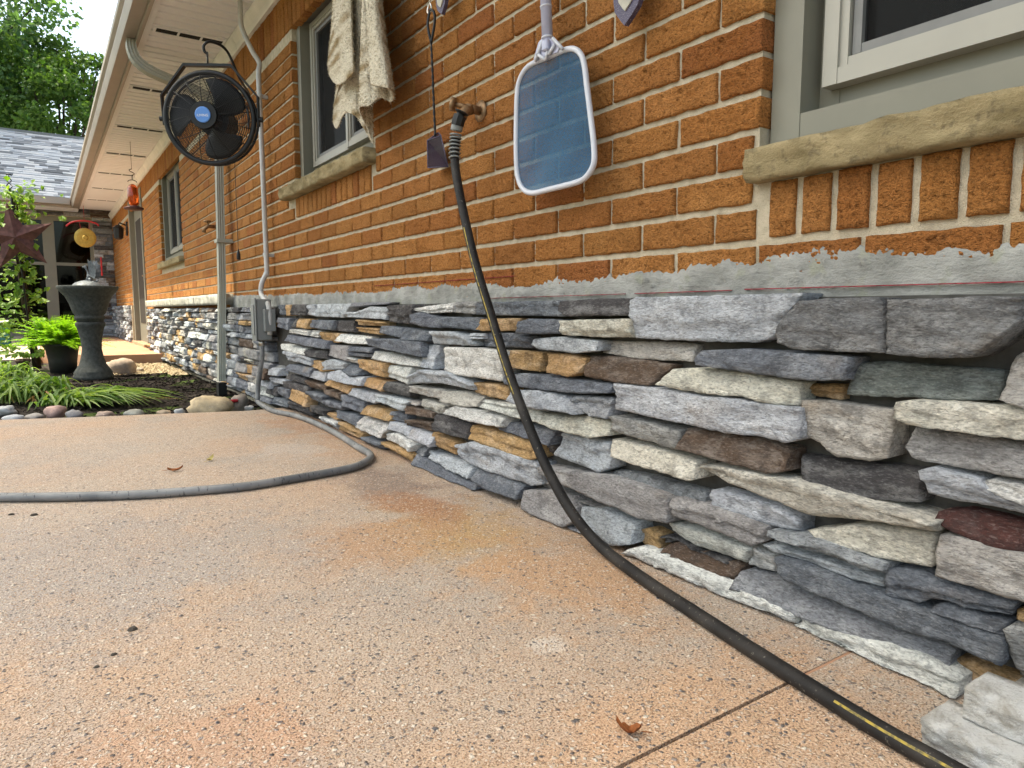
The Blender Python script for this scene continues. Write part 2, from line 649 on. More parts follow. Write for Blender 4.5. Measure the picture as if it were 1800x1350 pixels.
def slab(name, outline, z0, z1, mat, parent=None):
    n = len(outline)
    m = MB()
    vs = [(p[0], p[1], z1) for p in outline] + [(p[0], p[1], z0) for p in outline]
    fs = [tuple(range(n)), tuple(range(2 * n - 1, n - 1, -1))]
    fs += [(i, (i + 1) % n, n + (i + 1) % n, n + i) for i in range(n)]
    m.add(vs, fs)
    return m.build(name, mat, parent)


far = slab('patio', [(-.0, YJ + .003), (-.0, 3.80)] + [(p.x, p.y) for p in EDGE] + [(-7, YJ + .003)], -.12, 0, 'aggregate')
struct(far)
near = slab('patio', [(-.0, -5), (-.0, YJ - .003), (-7, YJ - .003), (-7, -5)], -.12, 0, 'aggregate')
struct(near)
m = MB()
m.box(-7, -.225, YJ - .004, YJ + .004, -.1, -.007)
struct(m.build('patio_joint', 'dark'))
m = MB()
m.box(-.2245, 0, YJ - .004, YJ + .004, -.1, -.0012)
struct(m.build('joint_fill', 'porch'))

# planting bed, gravel strip, walkway and porch slab beyond the patio
m = MB()
nx, ny = 50, 70
x0, x1, y0, y1 = -7.0, 0.0, 3.6, 9.2
vs = []
for j in range(ny + 1):
    for i in range(nx + 1):
        x = x0 + (x1 - x0) * (i / nx)
        y = y0 + (y1 - y0) * (j / ny)
        z = -.055 + .02 * fbm(x * 3, y * 3) + .012 * fbm(x * 14, y * 14)
        vs.append((x, y, z))
fs = [(j * (nx + 1) + i, j * (nx + 1) + i + 1, (j + 1) * (nx + 1) + i + 1, (j + 1) * (nx + 1) + i) for j in range(ny) for i in range(nx)]
m.add(vs, fs)
bed = struct(m.build('planting_bed', 'mulch', smooth=True))
# loose mulch chips: nobody could count them
m = MB()
for k in range(5000):
    x = -random.random() ** 1.3 * 2.2 - .03
    y = random.uniform(3.95, 7.2)
    z = -.055 + .02 * fbm(x * 3, y * 3) + .012 * fbm(x * 14, y * 14) + .006
    a = random.uniform(0, PI)
    l, wd = random.uniform(.008, .028), random.uniform(.004, .010)
    dx, dy = math.cos(a), math.sin(a)
    t = random.uniform(-.012, .012)
    m.add([(x + dx * l, y + dy * l, z + t), (x - dy * wd, y + dx * wd, z + .007), (x - dx * l, y - dy * l, z - t), (x + dy * wd, y - dx * wd, z)], [(0, 1, 2, 3)])
mc = m.build('mulch_chips', 'mulch', fix=False)
mc['kind'] = 'stuff'
tag(mc, 'black shredded mulch covering the bed by the stone wall', 'mulch')
m = MB()
for k in range(1600):
    x = random.uniform(-.62, -.06)
    y = random.uniform(6.9, 8.2) if x < -.2 else random.uniform(6.6, 8.2)
    r = random.uniform(.008, .02)
    c = Vector((x, y, -.035 + r * .3))
    vs = [c + Vector((r * random.uniform(.7, 1.2), 0, 0)), c + Vector((0, r, 0)), c - Vector((r, 0, 0)), c - Vector((0, r * random.uniform(.7, 1.2), 0)), c + Vector((0, 0, r * .8))]
    m.add(vs, [(0, 1, 4), (1, 2, 4), (2, 3, 4), (3, 0, 4)])
gr = m.build('gravel', 'gravel', fix=False)
gr['kind'] = 'stuff'
tag(gr, 'small tan gravel scattered in front of the porch slab', 'gravel')
struct(slab('porch_slab', [(-.05, 8.3), (-.05, 14.2), (-1.15, 14.2), (-1.15, 9.4), (-.66, 8.3)], -.1, .065, 'porch'))
struct(slab('walkway', [(-1.16, 8.9), (-1.16, 14.2), (-9, 14.2), (-9, 8.9)], -.1, .02, 'concrete'))

# ================================================================== THE HOUSE
house = tag(empty('brick_house', (0, 0, 0)), 'orange brick ranch house with grey ledgestone base, deep soffit and shingled wing', 'house')
ZTOP = 2.12          # top of brick
BH, BL = .0675, .2003
ZB0 = .655           # bed joint under the first whole course
YJ0 = .917           # a head joint of the even courses

# openings: (y0, y1, z0, z1)
OP = {'near': (-1.1, .819, .82, 2.0), 'mid': (2.60, 3.585, 1.155, 2.0), 'far': (7.02, 8.35, 1.03, 2.02), 'door': (9.85, 11.35, .06, 2.06)}
SILL = {'near': (-1.12, .828, .762, .82), 'mid': (2.57, 3.72, 1.10, 1.157), 'far': (6.98, 8.45, .975, 1.03)}
Y0, Y1 = -1.6, 14.25


def rect_minus(y0, y1, z0, z1, holes):
    """wall rectangle cut into strips around openings"""
    ys = sorted({y0, y1, *[h[0] for h in holes], *[h[1] for h in holes]})
    out = []
    for a, b in zip(ys, ys[1:]):
        hs = [h for h in holes if h[0] <= a + 1e-6 and h[1] >= b - 1e-6]
        if not hs:
            out.append((a, b, z0, z1))
        else:
            h = hs[0]
            if h[2] > z0:
                out.append((a, b, z0, h[2]))
            if h[3] < z1:
                out.append((a, b, h[3], z1))
    return out


m = MB()
for a, b, c, d in rect_minus(Y0, Y1, -.1, 2.3, [(q[0] - .005, q[1] + .005, q[2], q[3]) for q in OP.values()]):
    m.box(.0075, .16, a, b, c, d)
brick_wall = m.build('brick_wall', 'mortar', house)

# brick meshes (shared)
def brick_mesh(name, L, H, seed):
    m = MB()
    b = .0024
    nl, nh = max(6, int(L / .0040)), max(5, int(H / .0040))
    vs = []
    for j in range(nh + 1):
        for i in range(nl + 1):
            u, v = i / nl, j / nh
            y = -L / 2 + L * u
            z = -H / 2 + H * v
            e = min(i, nl - i, j, nh - j)
            x = .0048 * fbm(y * 95 + seed * 9, z * 160 + y * 25, seed, 3) + .0022 * fbm(y * 260, z * 330 + seed, seed, 2)
            if e == 0:
                x = b
                y += .0022 * fbm(y * 30, z * 30 + seed * 3, 5) * (1 if j in (0, nh) or True else 0)
                z += .0022 * fbm(y * 30 + 9, z * 30 + seed * 5, 2)
            vs.append((x, y, z))
    fs = [(j * (nl + 1) + i, (j + 1) * (nl + 1) + i, (j + 1) * (nl + 1) + i + 1, j * (nl + 1) + i + 1) for j in range(nh) for i in range(nl)]
    ring = [i for i in range(nl + 1)] + [j * (nl + 1) + nl for j in range(1, nh + 1)] + [nh * (nl + 1) + i for i in range(nl - 1, -1, -1)] + [j * (nl + 1) for j in range(nh - 1, 0, -1)]
    o = len(vs)
    for r in ring:
        vs.append((.04, vs[r][1], vs[r][2]))
    n = len(ring)
    fs += [(ring[k], ring[(k + 1) % n], o + (k + 1) % n, o + k) for k in range(n)]
    m.add(vs, fs)
    return m


BRC = [(0.484, 0.215, 0.065), (0.475, 0.209, 0.063), (0.501, 0.229, 0.073), (0.441, 0.178, 0.055), (0.39, 0.145, 0.048), (0.492, 0.224, 0.071), (0.458, 0.2, 0.063), (0.484, 0.215, 0.066)]


def brick_color():
    c = random.choice(BRC)
    return jit(c, .10)


bricks = []   # (y, z, L, H)
nc = int((ZTOP - .42 - ZB0) / BH)
JT = .0105
ci = -2
SOLD0 = ZTOP - .205
while True:
    zb = ZB0 + ci * BH
    if zb + BH > SOLD0 + .005:
        break
    off = 0 if ci % 2 == 0 else BL / 2
    k0 = int((Y0 - YJ0) / BL) - 2
    k1 = int((Y1 - YJ0) / BL) + 2
    for k in range(k0, k1):
        ya, yb = YJ0 + off + k * BL + JT / 2, YJ0 + off + (k + 1) * BL - JT / 2
        za, zc = zb + JT / 2, zb + BH - JT / 2
        segs = [(ya, yb)]
        holes = []
        for q in OP.values():
            holes.append(q)
        for nm, q in SILL.items():
            holes.append((q[0] - .004, q[1] + .004, q[2] - .004, q[3] + .004))
        holes.append((-1.1, .822, ZB0 - .002, .765))            # rowlock under near window
        holes.append((2.60, 3.60, ZB0 + 5 * BH - .002, 1.10))    # rowlock under mid window
        for h in holes:
            if h[3] <= za + .006 or h[2] >= zc - .006:
                continue
            ns = []
            for a, b in segs:
                if h[1] <= a or h[0] >= b:
                    ns.append((a, b))
                else:
                    if a < h[0]:
                        ns.append((a, h[0] - (0 if h in OP.values() else JT / 2)))
                    if b > h[1]:
                        ns.append((h[1] + (0 if h in OP.values() else JT / 2), b))
            segs = ns
        for a, b in segs:
            a, b = max(a, Y0), min(b, Y1)
            if b - a > .02:
                bricks.append(((a + b) / 2, (za + zc) / 2, b - a, zc - za))
    ci += 1
NB0 = len(bricks)
# rowlock bricks under the two big windows, soldier course under the frieze
y = .80
RP = .0652
while y > -1.1:
    bricks.append((y - RP / 2, (ZB0 + .762) / 2 + .003, RP - .010, .762 - ZB0 - .014))
    y -= RP
y = 3.59
while y > 2.62:
    z0 = ZB0 + 5 * BH
    bricks.append((y - RP / 2, (z0 + 1.10) / 2 + .003, RP - .010, 1.10 - z0 - .014))
    y -= RP
y = Y0
while y < Y1:
    bricks.append((y + RP / 2, ZTOP - .1, RP - .010, .195))
    y += RP


def scr_area(b):
    p = Vector((0, b[0], b[1])) - CAM
    d = p.dot(_F)
    if d < .15:
        return 0
    u, v = p.dot(_R) / d * FPX, p.dot(_U) / d * FPX
    if abs(u) > 960 or abs(v) > 730:
        return 0
    n = abs(p.normalized().x)
    return b[2] * b[3] / d ** 2 * n


hidden = lambda b: b[1] < .585 and b[0] < 9.4
bricks = [b for b in bricks if not (b[1] + b[3] / 2 < .57)]
bricks.sort(key=scr_area, reverse=True)
VAR = {}


def bmesh_for(L, H):
    key = (round(L, 2), round(H, 2), random.randrange(5))
    if key not in VAR:
        o = brick_mesh('brick', L, H, random.randrange(1000)).build('brick', 'brick', smooth=True)
        VAR[key] = o.data
        bpy.data.objects.remove(o)
    return VAR[key]


for b in bricks[:300]:
    o = bpy.data.objects.new('brick', bmesh_for(b[2], b[3]))
    COL.objects.link(o)
    o.parent = brick_wall
    kx = round(b[2], 2)
    o.scale = (1, b[2] / max(kx, .01), b[3] / max(round(b[3], 2), .01))
    o.location = (random.uniform(-.0022, .0012), b[0], b[1])
    o.color = (*brick_color(), 1)
rest = MB()
cols = []
for b in bricks[300:]:
    d = (Vector((0, b[0], b[1])) - CAM).length
    n0 = len(rest.f)
    x = random.uniform(-.002, .0012)
    y0_, y1_, z0_, z1_ = b[0] - b[2] / 2, b[0] + b[2] / 2, b[1] - b[3] / 2, b[1] + b[3] / 2
    e = .0025
    rest.add([(x + e, y0_, z0_), (x + e, y1_, z0_), (x + e, y1_, z1_), (x + e, y0_, z1_),
              (x, y0_ + e, z0_ + e), (x, y1_ - e, z0_ + e), (x, y1_ - e, z1_ - e), (x, y0_ + e, z1_ - e),
              (.03, y0_, z0_), (.03, y1_, z0_), (.03, y1_, z1_), (.03, y0_, z1_)],
             [(4, 7, 6, 5), (0, 4, 5, 1), (1, 5, 6, 2), (2, 6, 7, 3), (3, 7, 4, 0), (0, 1, 9, 8), (1, 2, 10, 9), (2, 3, 11, 10), (3, 0, 8, 11)])
    cols += [(*brick_color(), 1)] * (len(rest.f) - n0)
ro = rest.build('brick', 'brick_far', brick_wall, fix=False)
ro['kind'] = 'stuff'
ca = ro.data.color_attributes.new('bcol', 'FLOAT_COLOR', 'CORNER')
fl = []
for p in ro.data.polygons:
    for _ in p.loop_indices:
        fl += cols[p.index]
ca.data.foreach_set('color', fl)


# ---------------------------------------------------------------- windows
def frame(m, y0, y1, z0, z1, wd, x0, x1, bottom=None):
    bt = wd if bottom is None else bottom
    m.box(x0, x1, y0, y0 + wd, z0, z1)
    m.box(x0, x1, y1 - wd, y1, z0, z1)
    m.box(x0 + .0015, x1, y0 + wd, y1 - wd, z0, z0 + bt)
    m.box(x0 + .0015, x1, y0 + wd, y1 - wd, z1 - wd, z1)


def room(parent, y0, y1, z0, z1, depth=1.2):
    m = MB()
    m.box(.162, depth, y0 - .3, y1 + .3, z0 - .3, z1 + .2)
    # open the side that faces the window
    m.f = [f for i, f in enumerate(m.f) if i != 0]
    m.mi = m.mi[:len(m.f)]
    m.build('room_box', 'room', parent, fix=False)


def window(key, sash_w, board, divide=None, curtain=None):
    y0, y1, z0, z1 = OP[key]
    win = MB()
    frame(win, y0 + .002, y1 - .002, z0 + .002, z1, board, .030, .15, board * .95)
    w_ = win.build('window', 'trim', house)
    iy0, iy1, iz0, iz1 = y0 + board, y1 - board, z0 + board * .95, z1 - board
    m = MB()
    frame(m, iy0, iy1, iz0, iz1, .040, .088, .15, .085)      # recessed channel
    m.build('frame_channel', 'trim', w_)
    halves = [(iy0, iy1)] if not divide else [(iy0, iy0 + (iy1 - iy0) * divide), (iy0 + (iy1 - iy0) * divide, iy1)]
    for hi, (a, b) in enumerate(halves):
        a += .016 if hi == 0 else .002
        b -= .024 if hi == len(halves) - 1 else .002
        xs = .058 + .014 * hi
        c, d = iz0 + .045, iz1 - .016
        m = MB()
        frame(m, a, b, c, d, sash_w, xs, xs + .05)
        sa = m.build('sash', 'sash', w_)
        m = MB()
        frame(m, a + sash_w, b - sash_w, c + sash_w, d - sash_w, sash_w * .55, xs + .006, xs + .04)
        m.build('bead', 'sash', sa)
        q = sash_w * 1.55
        m = MB()
        frame(m, a + q + .003, b - q - .003, c + q + .003, d - q - .003, .015, xs + .014, xs + .03)
        m.build('screen_frame', 'screen_frame', sa)
        m = MB()
        m.quad((xs + .024, a + q + .01, c + q + .01), (xs + .024, b - q - .01, c + q + .01), (xs + .024, b - q - .01, d - q - .01), (xs + .024, a + q + .01, d - q - .01))
        m.build('insect_screen', 'screen', sa)
        m = MB()
        m.box(xs + .036, xs + .040, a + q - .004, b - q + .004, c + q - .004, d - q + .004)
        m.build('pane', 'glass', sa)
    room(w_, y0, y1, z0, z1)
    if curtain:
        for (a, b) in curtain:
            m = MB()
            n = 30
            vs = []
            for i in range(n + 1):
                yy = a + (b - a) * i / n
                xx = .20 + .015 * math.sin(i * 1.5)
                vs += [(xx, yy, z0 - .1), (xx, yy, z1 + .1)]
            m.add(vs, [(2 * i, 2 * i + 1, 2 * i + 3, 2 * i + 2) for i in range(n)])
            m.build('curtain', 'curtain', w_, smooth=True)
    return w_


wn = window('near', .027, .058, curtain=[(.58, .66)])
window('mid', .024, .05, divide=.42, curtain=[(3.30, 3.42), (3.05, 3.10)])
window('far', .028, .06, divide=.5)

# rough stone blocks: sills, leftover blocks
def rough_block(y0, y1, z0, z1, x0, x1, seed, amp=.006, ny=60, nz=6, nxx=5):
    """block whose front (x0), ends and bottom edge are rock faced"""
    m = MB()
    prof = []   # cross-section loop around (x, z): front bottom->front top->top back
    for j in range(nz + 1):
        prof.append((x0, z0 + (z1 - z0) * j / nz, 1))
    for i in range(1, nxx + 1):
        prof.append((x0 + (x1 - x0) * i / nxx, z1, .06))
    prof.append((x1, z0, 0))
    for i in range(nxx - 1, 0, -1):
        prof.append((x0 + (x1 - x0) * i / nxx, z0, .4))
    n = len(prof)
    vs = []
    for k in range(ny + 1):
        y = y0 + (y1 - y0) * k / ny
        for (x, z, wgt) in prof:
            d = amp * wgt * (fbm(y * 16 + seed, z * 40, seed, 5) * 1.2 + .6 * fbm(y * 50 + seed, z * 70, seed + 3, 3))
            yy = y
            if k in (0, ny):
                yy += (1 if k == 0 else -1) * abs(amp * .45 * fbm(x * 40, z * 40, seed + k, 3))
            corner = wgt == 1 and z == z0
            vs.append((x + d + (amp * .5 if corner else 0), yy, z + (.5 * amp * wgt * fbm(y * 20, x * 9, seed + 8, 3))))
    fs = []
    for k in range(ny):
        for i in range(n):
            j = (i + 1) % n
            fs.append((k * n + i, k * n + j, (k + 1) * n + j, (k + 1) * n + i))
    fs.append(tuple(range(n)))
    fs.append(tuple(ny * n + i for i in range(n))[::-1])
    m.add(vs, fs)
    return m


for key, xo in (('near', -.030), ('mid', -.048), ('far', -.04)):
    y0, y1, z0, z1 = SILL[key]
    rough_block(y0, y1, z0, z1, xo, .10, 3 + len(key), .007, 90, 7).build('window_sill', 'sandstone', brick_wall, smooth=True)

# ---------------------------------------------------------------- recessed door at the far end
y0, y1, z0, z1 = OP['door']
m = MB()
frame(m, y0 + .002, y1 - .002, z0, z1 - .002, .11, -.012, .13, .001)
dr = m.build('door', 'trim', house)
m = MB()
m.box(.05, .09, y0 + .112, y1 - .112, z0 + .005, z1 - .113)
m.build('door_leaf', 'trim', dr)
m = MB()
m.box(.044, .051, y0 + .28, y1 - .28, z0 + .3, z1 - .3)
m.build('pane', 'room', dr)
m = MB()
m.tube([(.045, y0 + .2, .98), (.0, y0 + .2, .98), (-.0, y0 + .3, .98)], .011, 8)
m.build('handle', 'brass', dr)
m = MB()
m.box(-.06, .12, y0 + .0, y1 - .0, .064, .10)
m.build('threshold', 'porch', dr)

# ---------------------------------------------------------------- parge coat, chalk line
def pw(x, y, X=0.0):
    p = wallp(x, y, X)
    return p.y, p.z


TOPLINE = [(1800, 422), (1745, 430), (1690, 428), (1640, 436), (1610, 444), (1590, 446), (1560, 430), (1520, 436), (1480, 434), (1440, 430), (1400, 434), (1365, 446), (1340, 456), (1325, 464), (1300, 458), (1275, 452), (1255, 468), (1230, 462), (1190, 476), (1165, 478), (1140, 472), (1110, 474), (1080, 486), (1050, 484), (1010, 490), (980, 488), (950, 496), (930, 500), (890, 503), (860, 495), (838, 494), (805, 502), (780, 497), (755, 508), (735, 500), (700, 505), (660, 513), (600, 511), (560, 516), (520, 514), (490, 517), (450, 517), (410, 519)]
TL = sorted([pw(*t) for t in TOPLINE])
TL = [(-1.7, TL[0][1])] + TL + [(5.2, .60)]


def toplin(y):
    for (a, za), (b, zb) in zip(TL, TL[1:]):
        if a <= y <= b:
            return za + (zb - za) * (y - a) / (b - a)
    return TL[-1][1]


m = MB()
ny, nz = 1300, 18
vs = []
yy0, yy1 = -1.6, 5.15
for i in range(ny + 1):
    y = yy0 + (yy1 - yy0) * i / ny
    zt = toplin(y) + .008 * fbm(y * 30, 1.3, 0, 5) + .007 * fbm(y * 110, 9, 0, 4)
    zb = .50
    for j in range(nz + 1):
        t = j / nz
        z = zb + (zt - zb) * t
        rag = fbm(y * 12, z * 22, 2, 5)
        fine = fbm(y * 60, z * 90, 7, 4)
        x = -.0055 - .0035 * rag - .004 * max(0, fine) * (1.8 if fbm(y * 3, z * 4, 12, 2) > .05 else .3)
        if j == nz:
            x = .004
        elif j == nz - 1:
            x *= .35
        elif j == nz - 2:
            x *= .7
        vs.append((x, y, z))
fs = [(i * (nz + 1) + j, i * (nz + 1) + j + 1, (i + 1) * (nz + 1) + j + 1, (i + 1) * (nz + 1) + j) for i in range(ny) for j in range(nz)]
m.add(vs, fs)
parge = m.build('mortar_coat', 'parge', house, smooth=True)


def chalk(y0, y1, z0, z1, x=-.0135, wd=.0008):
    m = MB()
    n = max(2, int(abs(y1 - y0) / .02))
    for i in range(n):
        a, b = i / n, (i + 1) / n
        ya, yb = y0 + (y1 - y0) * a, y0 + (y1 - y0) * b
        za, zb = z0 + (z1 - z0) * a, z0 + (z1 - z0) * b
        if fbm(ya * 9, 3, 1, 3) < -.9:
            continue
        m.box(x, x + .004, ya, yb, za - wd, zb + wd)
    return m


chalk(.36, .83, .5685, .5695).build('chalk_line', 'chalk', parge)
chalk(.86, 1.12, .5685, .5675).build('chalk_line', 'chalk', parge)
chalk(1.15, 1.75, .5675, .566, wd=.0007).build('chalk_line', 'chalk', parge)
chalk(1.6, 2.6, .626, .628, -.0035, .0007).build('chalk_line', 'chalk', parge)

# ---------------------------------------------------------------- ledgestone veneer
m = MB()
m.box(-.012, .007, -1.6, 9.42, -.03, .553)
veneer = m.build('stone_veneer', 'shaded_joint_mortar', house)

STC = {
    'L': (.48, .505, .54), 'W': (.72, .715, .68), 'C': (.68, .64, .55), 'G': (.27, .28, .30), 'S': (.165, .18, .21),
    'D': (.085, .080, .082), 'T': (.50, .315, .145), 'B': (.135, .090, .062), 'R': (.105, .045, .038), 'N': (.20, .225, .205),
    'K': (.20, .20, .205), 'P': (.48, .45, .41), 'Q': (.33, .32, .315)}


def polyat(pts, t):
    """point at fraction t of the horizontal run"""
    a, b = pts[0][0], pts[-1][0]
    x = a + (b - a) * t
    for p, q in zip(pts, pts[1:]):
        lo, hi = (p[0], q[0])
        if (x - lo) * (x - hi) <= 1e-12:
            k = 0 if abs(hi - lo) < 1e-9 else (x - lo) / (hi - lo)
            return x, p[1] + (q[1] - p[1]) * k
    return pts[-1]


_seed = [0]


def stone(top, bot, code, dep=None, coarse=False, name='stone'):
    """top/bottom: (y, z) polylines running the same way"""
    _seed[0] += 1
    sd = _seed[0] * 3.7
    L = abs(top[-1][0] - top[0][0])
    H = max(abs(t[1] - b[1]) for t, b in zip((top[0], top[-1]), (bot[0], bot[-1])))
    dep = dep if dep is not None else random.uniform(.052, .082)
    if coarse:
        nx, ny = max(5, int(L / .016)), 6
    else:
        nx, ny = max(10, min(60, int(L / .0055))), max(8, min(26, int(H / .0045)))
    rough = random.uniform(.8, 1.5)
    tilt = random.uniform(-.006, .014)
    skew = random.uniform(-.008, .008)
    vs = []
    step = random.uniform(.25, .75)
    stepa = random.choice([0, 0, .006, .011])
    slope = random.uniform(-.25, .25)
    tk = random.uniform(2.2, 4.5)
    er = random.uniform(.002, .0042)
    for j in range(ny + 1):
        v = j / ny
        for i in range(nx + 1):
            u = i / nx
            tx, tz = polyat(top, u)
            bx, bz = polyat(bot, u)
            y = tx + (bx - tx) * v
            z = tz + (bz - tz) * v
            eu, ev = min(u, 1 - u) * L, min(v, 1 - v) * max(H, .02)
            e = min(eu, ev)
            rnd = 0 if e >= er else (er - math.sqrt(max(0, er * er - (er - e) ** 2)))
            h = dep + tilt * (v - .5) * 2 + skew * (u - .5) * 2
            a_ = fbm(y * 13 + sd, (z + slope * y) * 42 + sd, sd, 4)
            ter = math.floor(a_ * tk) / tk
            fr_ = a_ * tk - math.floor(a_ * tk)
            ter += max(0, min(1, (fr_ - .72) / .28)) / tk
            h += rough * (.0062 * ter + .0022 * fbm(y * 55 + sd, z * 120, sd + 5, 4))
            if v > step + .16 * fbm(y * 11, sd, 0, 3):
                h -= stepa
            h -= rnd
            if e < 1e-6:
                z += .0018 * fbm(y * 45, sd, 1, 4)
                y += .0018 * fbm(z * 45, sd, 2, 4)
            vs.append((-h, y, max(z, .0035 + .003 * abs(fbm(y * 25, sd, 4, 2)))))
    fs = [(j * (nx + 1) + i, (j + 1) * (nx + 1) + i, (j + 1) * (nx + 1) + i + 1, j * (nx + 1) + i + 1) for j in range(ny) for i in range(nx)]
    ring = [i for i in range(nx + 1)] + [j * (nx + 1) + nx for j in range(1, ny + 1)] + [ny * (nx + 1) + i for i in range(nx - 1, -1, -1)] + [j * (nx + 1) for j in range(ny - 1, 0, -1)]
    o = len(vs)
    cy = sum(vs[r][1] for r in ring) / len(ring)
    cz = sum(vs[r][2] for r in ring) / len(ring)
    for r in ring:
        vs.append((-.008, cy + (vs[r][1] - cy) * .992, cz + (vs[r][2] - cz) * .985))
    n = len(ring)
    fs += [(ring[k], ring[(k + 1) % n], o + (k + 1) % n, o + k) for k in range(n)]
    m = MB()
    m.add(vs, fs)
    ob = m.build(name, 'stone', veneer, smooth=True)
    ob.color = (*jit(STC[code], .10), 1)
    return ob


